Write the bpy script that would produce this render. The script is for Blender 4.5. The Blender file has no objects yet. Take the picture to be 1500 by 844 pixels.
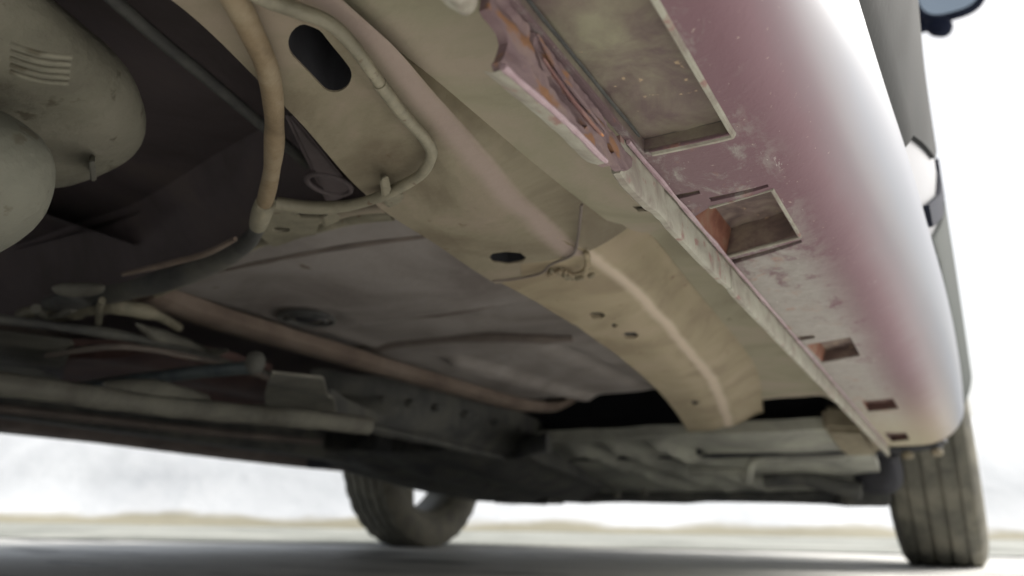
import bpy, bmesh, math, random
from mathutils import Vector, Matrix, noise, geometry

random.seed(7)
scn = bpy.context.scene
COL = scn.collection

# ------------------------------------------------------------------ camera
cd = bpy.data.cameras.new("camera")
cam = bpy.data.objects.new("camera", cd)
COL.objects.link(cam)
yaw, pitch, roll = math.radians(30), math.radians(17.5), math.radians(1.0)
d = Vector((-math.sin(yaw)*math.cos(pitch), math.cos(yaw)*math.cos(pitch), math.sin(pitch)))
rt = Vector((math.cos(yaw), math.sin(yaw), 0))
up = rt.cross(d)
rt2 = rt*math.cos(roll) + up*math.sin(roll)
up2 = up*math.cos(roll) - rt*math.sin(roll)
cam.matrix_world = Matrix(((rt2.x, up2.x, -d.x, 0), (rt2.y, up2.y, -d.y, 0), (rt2.z, up2.z, -d.z, 0.07), (0, 0, 0, 1)))
cd.sensor_width = 36
cd.lens = 26.4
cd.clip_start = 0.01
cd.clip_end = 3000
cd.dof.use_dof = True
cd.dof.focus_distance = 0.30
cd.dof.aperture_fstop = 9.0
scn.camera = cam

# ------------------------------------------------------------------ light
SUN_EL, SUN_AZ = math.radians(38), math.radians(42)      # sun ahead to the right, beyond the snow bank
w = bpy.data.worlds.new("World"); scn.world = w; w.use_nodes = True
nt = w.node_tree; nt.nodes.clear()
sky = nt.nodes.new('ShaderNodeTexSky'); sky.sky_type = 'NISHITA'; sky.sun_disc = False
sky.sun_elevation = SUN_EL; sky.sun_rotation = SUN_AZ
sky.dust_density = 4.0; sky.air_density = 1.2; sky.ozone_density = 1.0
hs = nt.nodes.new('ShaderNodeHueSaturation'); hs.inputs['Saturation'].default_value = 0.35
bg = nt.nodes.new('ShaderNodeBackground'); bg.inputs['Strength'].default_value = 0.085
wo = nt.nodes.new('ShaderNodeOutputWorld')
nt.links.new(sky.outputs[0], hs.inputs['Color']); nt.links.new(hs.outputs[0], bg.inputs['Color'])
nt.links.new(bg.outputs[0], wo.inputs['Surface'])
sd = bpy.data.lights.new("sun", 'SUN'); sd.energy = 3.0; sd.angle = math.radians(30); sd.color = (1, .96, .9)
sun = bpy.data.objects.new("sun", sd); COL.objects.link(sun)
sv = Vector((math.sin(SUN_AZ)*math.cos(SUN_EL), math.cos(SUN_AZ)*math.cos(SUN_EL), math.sin(SUN_EL)))
sun.rotation_euler = (-sv).to_track_quat('-Z', 'Y').to_euler()
sun.location = (3, 1, 5)
scn.view_settings.view_transform = 'Standard'
scn.view_settings.look = 'None'
scn.view_settings.gamma = 1
scn.view_settings.use_curve_mapping = False
scn.view_settings.exposure = 0.92
scn.render.engine = 'CYCLES'
scn.cycles.max_bounces = 10
scn.cycles.diffuse_bounces = 8

# ------------------------------------------------------------------ materials
def mat(name, cols, scale=20.0, rough=0.8, bump=0.3, speck=None, speck_scale=160.0, speck_th=0.66,
        metal=0.0, coat=0.0, fine=220.0, stretch=(1, 1, 1), spec=.5, ridge_light=None, fac=None, bdist=0.002):
    """cols: three colours blended by layered noise; speck: colour of small chips and rust spots"""
    m = bpy.data.materials.new(name); m.use_nodes = True
    t = m.node_tree; N = t.nodes; L = t.links
    b = N['Principled BSDF']
    tc = N.new('ShaderNodeTexCoord'); mp = N.new('ShaderNodeMapping'); mp.inputs['Scale'].default_value = stretch
    L.new(tc.outputs['Object'], mp.inputs['Vector'])
    n1 = N.new('ShaderNodeTexNoise'); n1.inputs['Scale'].default_value = scale; n1.inputs['Detail'].default_value = 8
    n1.inputs['Roughness'].default_value = 0.62; n1.inputs['Distortion'].default_value = 0.6
    L.new(mp.outputs[0], n1.inputs['Vector'])
    r = N.new('ShaderNodeValToRGB')
    e = r.color_ramp.elements
    e[0].position = 0.37; e[0].color = (*cols[0], 1)
    e[1].position = 0.64; e[1].color = (*cols[2], 1)
    x = e.new(0.5); x.color = (*cols[1], 1)
    L.new(n1.outputs['Fac'], r.inputs['Fac'])
    out = r.outputs[0]
    n2 = N.new('ShaderNodeTexNoise'); n2.inputs['Scale'].default_value = speck_scale; n2.inputs['Detail'].default_value = 5
    L.new(mp.outputs[0], n2.inputs['Vector'])
    if speck:
        mr = N.new('ShaderNodeMapRange'); mr.inputs['From Min'].default_value = speck_th; mr.inputs['From Max'].default_value = speck_th+0.06
        L.new(n2.outputs['Fac'], mr.inputs['Value'])
        mx = N.new('ShaderNodeMix'); mx.data_type = 'RGBA'
        L.new(mr.outputs[0], mx.inputs[0]); L.new(out, mx.inputs[6]); mx.inputs[7].default_value = (*speck, 1)
        out = mx.outputs[2]
    if ridge_light:  # pale band painted along the profile in place of a lit ridge
        c0, wd, wcol, amt = ridge_light
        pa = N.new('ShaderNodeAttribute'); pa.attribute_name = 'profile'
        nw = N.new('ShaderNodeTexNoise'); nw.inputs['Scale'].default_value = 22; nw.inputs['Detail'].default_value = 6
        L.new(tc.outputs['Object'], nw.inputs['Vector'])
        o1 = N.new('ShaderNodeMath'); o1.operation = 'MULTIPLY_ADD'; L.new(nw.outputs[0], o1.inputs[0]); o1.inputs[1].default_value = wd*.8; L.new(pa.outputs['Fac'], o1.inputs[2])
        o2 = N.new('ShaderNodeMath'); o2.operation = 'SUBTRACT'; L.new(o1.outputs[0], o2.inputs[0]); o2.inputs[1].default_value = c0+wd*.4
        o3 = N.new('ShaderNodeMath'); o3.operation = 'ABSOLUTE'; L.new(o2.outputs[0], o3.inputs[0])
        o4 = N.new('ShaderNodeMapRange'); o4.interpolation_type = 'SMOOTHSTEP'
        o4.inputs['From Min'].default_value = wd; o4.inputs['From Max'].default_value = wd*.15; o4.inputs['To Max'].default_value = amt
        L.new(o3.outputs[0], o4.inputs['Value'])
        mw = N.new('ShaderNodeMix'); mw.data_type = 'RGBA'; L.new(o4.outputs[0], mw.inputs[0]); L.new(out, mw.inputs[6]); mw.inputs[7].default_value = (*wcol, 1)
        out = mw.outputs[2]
    L.new(out, b.inputs['Base Color'])
    b.inputs['Metallic'].default_value = metal
    b.inputs['Specular IOR Level'].default_value = spec
    n3 = N.new('ShaderNodeTexNoise'); n3.inputs['Scale'].default_value = fine; n3.inputs['Detail'].default_value = 6
    L.new(mp.outputs[0], n3.inputs['Vector'])
    rr = N.new('ShaderNodeMapRange'); rr.inputs['To Min'].default_value = max(rough-.12, .05); rr.inputs['To Max'].default_value = min(rough+.12, 1)
    L.new(n1.outputs['Fac'], rr.inputs['Value']); L.new(rr.outputs[0], b.inputs['Roughness'])
    ad = N.new('ShaderNodeMath'); ad.operation = 'ADD'
    L.new(n3.outputs['Fac'], ad.inputs[0]); L.new(n1.outputs['Fac'], ad.inputs[1])
    bp = N.new('ShaderNodeBump'); bp.inputs['Strength'].default_value = bump; bp.inputs['Distance'].default_value = bdist
    L.new(ad.outputs[0], bp.inputs['Height']); L.new(bp.outputs[0], b.inputs['Normal'])
    b.inputs['Coat Weight'].default_value = coat
    b.inputs['Coat Roughness'].default_value = 0.12
    return m

M = {}
M['floor'] = mat('underseal', [(.165, .142, .132), (.22, .198, .185), (.275, .25, .235)], 9, .85, .25, (.13, .10, .08), 60, .70)
M['sealer'] = mat('brown_seam_sealer', [(.12, .10, .09), (.15, .125, .11), (.18, .15, .13)], 20, .9, .3)
M['rail'] = mat('dusty_rail_coating', [(.149, .122, .081), (.211, .184, .126), (.257, .211, .158)], 12, .8, .22, (.12, .08, .045), 75, .70, ridge_light=(.93, .16, (.36, .28, .25), .75))  # ridge highlight painted into the colour as a pale band
M['rail_pink'] = mat('warm_rail_coating', [(.243, .194, .126), (.306, .257, .167), (.342, .279, .194)], 14, .78, .22, (.17, .10, .06), 80, .68, ridge_light=(1.05, .14, (.60, .50, .40), .8))  # front rail's lit ridge is painted in too
M['inner'] = mat('inner_sill_coating', [(.216, .196, .135), (.270, .250, .176), (.317, .270, .209)], 10, .85, .2, (.10, .085, .055), 70, .71)
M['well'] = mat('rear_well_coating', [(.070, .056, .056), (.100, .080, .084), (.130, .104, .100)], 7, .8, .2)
M['void'] = mat('near_black_metal', [(.012, .012, .015), (.021, .021, .027), (.030, .030, .036)], 8, .8, .2)  # near-black tone for hole linings, bay walls and dark parts
M['dark'] = mat('dark_dusty_metal', [(.046, .046, .046), (.078, .078, .072), (.117, .114, .098)], 16, .75, .3)
M['grey'] = mat('grey_dusty_metal', [(.10, .095, .078), (.145, .14, .118), (.20, .195, .16)], 18, .75, .4)
M['subframe'] = mat('subframe_metal', [(.208, .208, .184), (.304, .304, .264), (.400, .400, .336)], 9, .75, .3)
M['tank'] = mat('dusty_tank_shell', [(.129, .121, .092), (.163, .155, .117), (.196, .184, .143)], 16, .85, .6, (.09, .08, .055), 70, .60)
M['muffler'] = mat('muffler_shell', [(.132, .132, .105), (.158, .158, .127), (.179, .177, .142)], 18, .8, .5, (.12, .11, .08), 80, .64)
M['hose'] = mat('dusty_hose_rubber', [(.136, .098, .055), (.196, .145, .085), (.238, .191, .123)], 30, .7, .3, (.36, .31, .24), 140, .70)
M['pipe'] = mat('dusty_pipe', [(.150, .136, .097), (.211, .194, .141), (.282, .255, .185)], 30, .65, .3, (.12, .08, .05), 120, .66)
M['brownrail'] = mat('brown_rail_coating', [(.125, .092, .072), (.175, .132, .104), (.22, .172, .14)], 14, .85, .3)
M['flange'] = mat('chalky_flange_paint', [(.22, .19, .16), (.30, .285, .235), (.36, .35, .29)], 60, .8, .06, (.26, .16, .14), 90, .60, bdist=.0006)
M['rust'] = mat('dusty_rust_flange', [(.135, .085, .092), (.19, .13, .135), (.24, .17, .155)], 75, .85, .6, (.25, .125, .065), 110, .55, stretch=(1, .5, 1), bdist=.0012)
M['rust_old'] = mat('rusty_pink_flange', [(.145, .064, .060), (.230, .128, .119), (.289, .145, .085)], 55, .75, .6, (.55, .25, .11), 130, .60, stretch=(1, .45, 1))
M['pinkpaint'] = mat('pink_edge_paint', [(.270, .180, .203), (.345, .247, .270), (.405, .315, .330)], 60, .55, .3)
M['salmon'] = mat('salmon_primer', [(.171, .062, .039), (.249, .104, .068), (.259, .156, .104)], 60, .8, .3)
M['pocket'] = mat('recess_dirt', [(.10, .07, .065), (.17, .125, .11), (.25, .205, .16)], 50, .85, .6, (.36, .26, .17), 200, .66, bdist=.001)
M['bigpocket'] = mat('jacking_recess_coating', [(.122, .086, .081), (.180, .153, .117), (.234, .221, .153)], 26, .8, .5, (.40, .30, .19), 210, .69, bdist=.001)
M['trim'] = mat('grey_trim_plastic', [(.020, .021, .021), (.022, .024, .024), (.024, .025, .025)], 12, .85, .08, spec=.1)
M['trim2'] = mat('pale_trim_plastic', [(.061, .071, .068), (.071, .080, .076), (.078, .085, .082)], 8, .85, .08, spec=.1)
M['navy'] = mat('navy_rubber', [(.008, .011, .024), (.011, .015, .030), (.015, .020, .036)], 20, .85, .1, spec=.12)
M['tyre'] = mat('dusty_tyre_rubber', [(.091, .088, .072), (.137, .130, .104), (.195, .182, .143)], 14, .85, .35)
M['rim'] = mat('rim_steel', [(.160, .152, .120), (.216, .208, .168), (.272, .264, .216)], 20, .5, .2, metal=.3)
M['body'] = mat('silver_lilac_paint', [(.147, .150, .171), (.156, .159, .179), (.164, .167, .185)], 4, .5, .02, coat=.1)
M['red'] = mat('dull_red_metal', [(.075, .04, .036), (.11, .058, .05), (.14, .08, .07)], 20, .7, .3)
M['rod'] = mat('steel_rod', [(.07, .09, .10), (.10, .125, .135), (.13, .15, .155)], 30, .45, .2, metal=.4)

def sill_material():
    """lilac silver colour that fades along the profile into pinkish maroon round the bottom of the sill, with caked dirt"""
    m = bpy.data.materials.new('sill_paint'); m.use_nodes = True
    t = m.node_tree; N = t.nodes; L = t.links; b = N['Principled BSDF']
    at_ = N.new('ShaderNodeAttribute'); at_.attribute_name = 'profile'
    tc = N.new('ShaderNodeTexCoord')
    def noi(scale, det=8, st=(1, 1, 1), dist=.5, rgh=.6):
        mp = N.new('ShaderNodeMapping'); mp.inputs['Scale'].default_value = st
        L.new(tc.outputs['Object'], mp.inputs['Vector'])
        n = N.new('ShaderNodeTexNoise'); n.inputs['Scale'].default_value = scale; n.inputs['Detail'].default_value = det
        n.inputs['Distortion'].default_value = dist; n.inputs['Roughness'].default_value = rgh
        L.new(mp.outputs[0], n.inputs['Vector']); return n.outputs['Fac']
    def math_(op, a, b_, c=None):
        n = N.new('ShaderNodeMath'); n.operation = op
        for i, v in enumerate((a, b_) if c is None else (a, b_, c)):
            if isinstance(v, (int, float)): n.inputs[i].default_value = v
            else: L.new(v, n.inputs[i])
        return n.outputs[0]
    def ramp(f, lo, hi):
        n = N.new('ShaderNodeMapRange'); n.interpolation_type = 'SMOOTHSTEP'
        n.inputs['From Min'].default_value = lo; n.inputs['From Max'].default_value = hi
        L.new(f, n.inputs['Value']); return n.outputs[0]
    def mix(f, a, b_):
        n = N.new('ShaderNodeMix'); n.data_type = 'RGBA'
        L.new(f, n.inputs[0])
        for i, v in ((6, a), (7, b_)):
            if isinstance(v, tuple): n.inputs[i].default_value = (*v, 1)
            else: L.new(v, n.inputs[i])
        return n.outputs[2]
    u = at_.outputs['Fac']                       # metres along the profile from the flange
    wob = math_('ADD', u, math_('MULTIPLY', math_('SUBTRACT', noi(14, 5), .5), .010))
    cr = N.new('ShaderNodeValToRGB'); L.new(math_('MULTIPLY', wob, 8.0), cr.inputs['Fac'])
    e = cr.color_ramp.elements
    e[0].position = 0.0; e[0].color = (.165, .115, .122, 1)
    e[1].position = 1.0; e[1].color = (.132, .144, .178, 1)
    for p, c in ((.40, (.175, .105, .122, 1)), (.50, (.20, .122, .142, 1)), (.58, (.19, .135, .155, 1)), (.67, (.160, .145, .165, 1)), (.78, (.132, .144, .178, 1))):
        x = e.new(p); x.color = c
    base = cr.outputs[0]
    # dusty film in patches on the flat bottom
    dust_area = ramp(wob, .058, .030)
    n = noi(34, 12, (1.4, .8, 1), .35, .74)
    sepy = N.new('ShaderNodeSeparateXYZ'); L.new(tc.outputs['Object'], sepy.inputs[0])
    more = ramp(sepy.outputs[1], .28, .50)
    dn = ramp(math_('ADD', n, math_('MULTIPLY', more, .20)), .52, .66)
    dust = mix(noi(120, 6), (.21, .195, .175), (.40, .385, .36))
    col = mix(math_('MULTIPLY', math_('MULTIPLY', dn, dust_area), .9), base, dust)
    # pale scrapes
    sc = ramp(noi(55, 9, (3.0, .8, 1), .8, .75), .635, .68)
    scr = math_('MULTIPLY', sc, ramp(wob, .070, .045))
    col = mix(math_('MULTIPLY', scr, .7), col, (.55, .54, .50))
    # yellowish grime towards the front arch
    gr = math_('MULTIPLY', ramp(sepy.outputs[1], .75, 1.45), ramp(wob, .10, .05))
    col = mix(math_('MULTIPLY', gr, .75), col, (.40, .36, .25))
    # rust bleeding from the seams
    rp = ramp(noi(48, 8, (1.2, .8, 1), .4, .7), .56, .66)
    col = mix(math_('MULTIPLY', math_('MULTIPLY', rp, ramp(u, .050, .010)), .65), col, (.30, .155, .115))
    # fine chips
    ch = ramp(noi(420, 3), .69, .73)
    col = mix(math_('MULTIPLY', math_('MULTIPLY', ch, ramp(wob, .08, .06)), .6), col, (.50, .42, .36))
    L.new(col, b.inputs['Base Color'])
    L.new(math_('SUBTRACT', .72, math_('MULTIPLY', ramp(wob, .045, .075), .40)), b.inputs['Roughness'])
    L.new(math_('MULTIPLY', ramp(wob, .045, .075), .05), b.inputs['Coat Weight'])
    b.inputs['Coat Roughness'].default_value = .3
    b.inputs['Specular IOR Level'].default_value = .12
    bp = N.new('ShaderNodeBump'); bp.inputs['Strength'].default_value = .45; bp.inputs['Distance'].default_value = .0012
    L.new(math_('MULTIPLY', math_('ADD', n, noi(200, 5)), ramp(wob, .07, .045)), bp.inputs['Height'])
    L.new(bp.outputs[0], b.inputs['Normal'])
    return m
M['sill'] = sill_material()

# ------------------------------------------------------------------ mesh helpers
ROOT = None
def link(name, bm, m, parent=None, smooth=True, angle=40):
    me = bpy.data.meshes.new(name)
    bm.normal_update()
    bm.to_mesh(me); bm.free()
    me.materials.append(m)
    o = bpy.data.objects.new(name, me); COL.objects.link(o)
    if parent is not None:
        o.parent = parent
        if parent is ROOT: o.location = -ROOT.location
    if smooth:
        try: me.shade_smooth()
        except Exception: pass
        try: me.set_sharp_from_angle(angle=math.radians(angle))
        except Exception: pass
    return o

def interp(tab, y):
    """monotone cubic through the table"""
    n = len(tab)
    if y <= tab[0][0]: return tab[0][1]
    if y >= tab[-1][0]: return tab[-1][1]
    for i in range(n-1):
        if y <= tab[i+1][0]: break
    x0, a = tab[i]; x1, b = tab[i+1]; h = x1-x0
    dd = [(tab[k+1][1]-tab[k][1])/(tab[k+1][0]-tab[k][0]) for k in range(max(0, i-1), min(n-1, i+2))]
    j = 1 if i > 0 else 0
    dm = dd[j]
    def slope(p, q): return 0 if p*q <= 0 else 2*p*q/(p+q)
    m0 = slope(dd[j-1], dm) if i > 0 else dm
    m1 = slope(dm, dd[j+1]) if j+1 < len(dd) else dm
    t = (y-x0)/h
    return (2*t**3-3*t*t+1)*a+(t**3-2*t*t+t)*h*m0+(-2*t**3+3*t*t)*b+(t**3-t*t)*h*m1

def sstep(a, b, x):
    t = min(max((x-a)/(b-a), 0), 1); return t*t*(3-2*t)

def inside(p, poly):
    x, y = p; c = False; n = len(poly); j = n-1
    for i in range(n):
        xi, yi = poly[i]; xj, yj = poly[j]
        if (yi > y) != (yj > y) and x < (xj-xi)*(y-yi)/(yj-yi)+xi: c = not c
        j = i
    return c

def dense(poly, step):
    out = []
    n = len(poly)
    for i in range(n):
        a, b = Vector(poly[i][:2]), Vector(poly[(i+1) % n][:2])
        k = max(1, int((b-a).length/step))
        for q in range(k): out.append(tuple(a.lerp(b, q/k)))
    return out

def sheet(name, outline, m, mapf, holes=(), step=.01, rim=(0, 0, .002), parent='root', prof=False, stepy=None):
    """a panel: triangulated (u,v) region with real holes, mapped into space, its edges folded by rim"""
    stepy = stepy or step
    sx = step/stepy
    def S(p): return (p[0], p[1]*sx)
    outl = dense([S(p) for p in outline], step)
    hs_ = [dense([S(p) for p in h], step*.6) for h in holes]
    vs, es = [], []
    for loop in [outl]+hs_:
        b = len(vs); vs += [Vector(p) for p in loop]
        es += [(b+i, b+(i+1) % len(loop)) for i in range(len(loop))]
    x0 = min(p[0] for p in outl); x1 = max(p[0] for p in outl); y0 = min(p[1] for p in outl); y1 = max(p[1] for p in outl)
    bnd = list(vs)
    iy = 0; y = y0+step*.5
    while y < y1:
        x = x0+step*(.5 if iy % 2 else .25)
        while x < x1:
            if inside((x, y), outl) and not any(inside((x, y), h) for h in hs_): vs.append(Vector((x, y)))
            x += step
        y += step; iy += 1
    r = geometry.delaunay_2d_cdt(vs, es, [], 0, 1e-7)
    V, F = r[0], r[2]
    bm = bmesh.new()
    lay = bm.verts.layers.float.new('profile')
    bv = []
    for v in V:
        q = bm.verts.new(mapf(v.x, v.y/sx)); q[lay] = v.x; bv.append(q)
    for f in F:
        c = (V[f[0]]+V[f[1]]+V[f[2]])/3
        if inside(c, outl) and not any(inside(c, h) for h in hs_):
            try: bm.faces.new([bv[i] for i in f])
            except ValueError: pass
    if rim:
        be = [e for e in bm.edges if len(e.link_faces) == 1]
        rv = Vector(rim)
        if rv.length > 0:
            up_ = {}
            for e in be:
                for v in e.verts:
                    if v not in up_: 
                        q = bm.verts.new(v.co+rv); q[lay] = v[lay]; up_[v] = q
            for e in be:
                a, b = e.verts
                bm.faces.new((a, b, up_[b], up_[a]))
    for v in [v for v in bm.verts if not v.link_faces]: bm.verts.remove(v)
    return link(name, bm, m, ROOT if parent == 'root' else parent, angle=45)

def tube_bm(bm, pts, r, seg=12, cap=True):
    pts = [Vector(p) for p in pts]
    n = len(pts); rs = r if isinstance(r, (list, tuple)) else [r]*n
    rings = []; prev = None
    for i, p in enumerate(pts):
        t = (pts[min(i+1, n-1)]-pts[max(i-1, 0)]).normalized()
        if prev is None:
            a = t.cross(Vector((0, 0, 1)))
            if a.length < .1: a = t.cross(Vector((1, 0, 0)))
        else: a = prev - t*prev.dot(t)
        a.normalize(); prev = a; b = t.cross(a)
        rings.append([bm.verts.new(p+(a*math.cos(q*2*math.pi/seg)+b*math.sin(q*2*math.pi/seg))*rs[i]) for q in range(seg)])
    for i in range(n-1):
        for q in range(seg):
            bm.faces.new((rings[i][q], rings[i][(q+1) % seg], rings[i+1][(q+1) % seg], rings[i+1][q]))
    if cap:
        bm.faces.new(rings[0][::-1]); bm.faces.new(rings[-1])

def spline(pts, k=8):
    pts = [Vector(p) for p in pts]; out = []
    n = len(pts)
    for i in range(n-1):
        p0 = pts[max(i-1, 0)]; p1 = pts[i]; p2 = pts[i+1]; p3 = pts[min(i+2, n-1)]
        for j in range(k):
            t = j/k
            out.append(.5*((2*p1)+(p2-p0)*t+(2*p0-5*p1+4*p2-p3)*t*t+(3*p1-p0-3*p2+p3)*t**3))
    out.append(pts[-1]); return out

def tube(name, pts, r, m, parent='root', k=8, seg=12, wob=0):
    bm = bmesh.new(); sp = spline(pts, k) if k > 1 else pts
    if isinstance(r, (list, tuple)):
        n = len(sp); rr = [interp([(i/(len(r)-1), v) for i, v in enumerate(r)], j/(n-1)) for j in range(n)]
    else: rr = [r]*len(sp)
    if wob: rr = [q*(1+wob*noise.noise(Vector(p)*60)) for q, p in zip(rr, sp)]
    tube_bm(bm, sp, rr, seg)
    return link(name, bm, m, ROOT if parent == 'root' else parent)

def prism(name, poly, z0, z1, m, parent='root', bev=.0015, jit=0):
    """solid from a plan polygon"""
    bm = bmesh.new()
    f = bm.faces.new([bm.verts.new((p[0], p[1], z0)) for p in poly])
    r = bmesh.ops.extrude_face_region(bm, geom=[f])
    for v in r['geom']:
        if isinstance(v, bmesh.types.BMVert): v.co.z = z1
    bmesh.ops.recalc_face_normals(bm, faces=bm.faces)
    if bev: bmesh.ops.bevel(bm, geom=list(bm.edges), offset=bev, segments=2, affect='EDGES')
    return link(name, bm, m, ROOT if parent == 'root' else parent, angle=35)

def hexa(name, c8, m, parent='root', bev=.003, seg=2):
    """solid from eight corners: four lower, four upper in the same order"""
    bm = bmesh.new(); v = [bm.verts.new(c) for c in c8]
    for f in ((0, 1, 2, 3), (7, 6, 5, 4), (0, 4, 5, 1), (1, 5, 6, 2), (2, 6, 7, 3), (3, 7, 4, 0)):
        bm.faces.new([v[i] for i in f])
    bmesh.ops.recalc_face_normals(bm, faces=bm.faces)
    if bev: bmesh.ops.bevel(bm, geom=list(bm.edges), offset=bev, segments=seg, affect='EDGES')
    return link(name, bm, m, ROOT if parent == 'root' else parent, angle=35)

def box(name, x0, x1, y0, y1, z0, z1, m, parent='root', bev=.003):
    return hexa(name, [(x0, y0, z0), (x1, y0, z0), (x1, y1, z0), (x0, y1, z0), (x0, y0, z1), (x1, y0, z1), (x1, y1, z1), (x0, y1, z1)], m, parent, bev)

def superblob(name, c, r, m, ex=3.0, rot=(0, 0, 0), parent='root', seg=48, ring=32, relief=None):
    """rounded pressed shell (superellipsoid)"""
    bm = bmesh.new()
    bmesh.ops.create_uvsphere(bm, u_segments=seg, v_segments=ring, radius=1)
    from mathutils import Euler
    R_ = Euler(rot).to_matrix()
    for v in bm.verts:
        p = v.co.normalized()
        k = (abs(p.x)**ex+abs(p.y)**ex+abs(p.z)**ex)**(-1/ex)
        q = Vector((p.x*k*r[0], p.y*k*r[1], p.z*k*r[2]))
        q *= 1+.012*noise.noise(q*9)
        v.co = R_ @ q + Vector(c)
        if relief: v.co += Vector(relief(v.co))
    return link(name, bm, m, ROOT if parent == 'root' else parent, angle=60)

def ellipse(cx, cy, rx, ry, n=28, rot=0):
    return [(cx+rx*math.cos(a)*math.cos(rot)-ry*math.sin(a)*math.sin(rot), cy+rx*math.cos(a)*math.sin(rot)+ry*math.sin(a)*math.cos(rot))
            for a in [2*math.pi*i/n for i in range(n)]]

def xy(pts): return [(p[0], p[1]) for p in pts]

# ------------------------------------------------------------------ setting
def tag(o, label=None, cat=None, kind=None, group=None):
    if label: o['label'] = label
    if cat: o['category'] = cat
    if kind: o['kind'] = kind
    if group: o['group'] = group
    return o

def ground_material():
    m = bpy.data.materials.new('icy_wet_asphalt'); m.use_nodes = True
    t = m.node_tree; N = t.nodes; L = t.links; b = N['Principled BSDF']
    tc = N.new('ShaderNodeTexCoord')
    mp = N.new('ShaderNodeMapping'); mp.inputs['Rotation'].default_value = (0, 0, -yaw); mp.inputs['Scale'].default_value = (1.2, 3.2, 1)
    L.new(tc.outputs['Object'], mp.inputs['Vector'])
    n1 = N.new('ShaderNodeTexNoise'); n1.inputs['Scale'].default_value = 1.5; n1.inputs['Detail'].default_value = 8; n1.inputs['Roughness'].default_value = .6
    L.new(mp.outputs[0], n1.inputs['Vector'])
    r = N.new('ShaderNodeValToRGB'); e = r.color_ramp.elements
    e[0].position = .38; e[0].color = (.20, .205, .20, 1); e[1].position = .60; e[1].color = (.76, .76, .73, 1)
    x = e.new(.45); x.color = (.62, .62, .59, 1)
    L.new(n1.outputs[0], r.inputs[0]); L.new(r.outputs[0], b.inputs['Base Color'])
    mr = N.new('ShaderNodeMapRange'); mr.inputs['To Min'].default_value = .35; mr.inputs['To Max'].default_value = .9
    L.new(n1.outputs[0], mr.inputs[0]); L.new(mr.outputs[0], b.inputs['Roughness'])
    n2 = N.new('ShaderNodeTexNoise'); n2.inputs['Scale'].default_value = 60; n2.inputs['Detail'].default_value = 6
    L.new(tc.outputs['Object'], n2.inputs['Vector'])
    bp = N.new('ShaderNodeBump'); bp.inputs['Strength'].default_value = .5; bp.inputs['Distance'].default_value = .004
    L.new(n2.outputs[0], bp.inputs['Height']); L.new(bp.outputs[0], b.inputs['Normal'])
    return m

def flat(name, poly, z, m):
    bm = bmesh.new(); bm.faces.new([bm.verts.new((p[0], p[1], z)) for p in poly])
    o = link(name, bm, m, None, smooth=False); o['kind'] = 'structure'; return o
flat('ground', [(-900, -900), (900, -900), (900, 900), (-900, 900)], 0, ground_material())

dv = Vector((-math.sin(yaw), math.cos(yaw), 0)); rv_ = Vector((math.cos(yaw), math.sin(yaw), 0))
# trodden snow between the wet ground and the bank
def snow_mat():
    return mat('packed_snow', [(.62, .63, .59), (.70, .71, .67), (.78, .79, .76)], 1.2, .8, .5, fine=30, bdist=.02)
SN = snow_mat()
bm = bmesh.new()
nx, ny = 120, 12
grid = []
for i in range(nx+1):
    row = []
    u = -30+60*i/nx
    for j in range(ny+1):
        near = 2.55+.25*noise.noise(Vector((u*.8, 3, 0)))+.12*noise.noise(Vector((u*3, 9, 0)))
        v = near+(8.3-near)*j/ny
        p = dv*v+rv_*u
        z = .004 + .008*sstep(0, .25, j/ny)*(1+noise.noise(Vector((u*1.5, v*2, 1))))
        row.append(bm.verts.new((p.x, p.y, z)))
    grid.append(row)
for i in range(nx):
    for j in range(ny): bm.faces.new((grid[i][j], grid[i+1][j], grid[i+1][j+1], grid[i][j+1]))
SL = mat('dirty_slush', [(.20, .21, .185), (.30, .31, .28), (.40, .41, .375)], 1.5, .8, .5, fine=20, bdist=.02)
o = link('snow_cover', bm, SL, None); o['kind'] = 'structure'

bm = bmesh.new(); grid = []
for i in range(41):
    y = -6+.2*i; row = []
    for j in range(25):
        x0 = .75+.12*noise.noise(Vector((y*1.1, 5, 0))); x = x0+(9-x0)*(j/24)**1.5
        row.append(bm.verts.new((x, y, .003+.02*sstep(0, .4, j/24)*(1+noise.noise(Vector((x, y, 2)))))))
    grid.append(row)
for i in range(40):
    for j in range(24): bm.faces.new((grid[i][j], grid[i][j+1], grid[i+1][j+1], grid[i+1][j]))
o = link('bounce_snow', bm, SN, None); o['kind'] = 'structure'  # snow added mostly out of view to bounce light under the car

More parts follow.
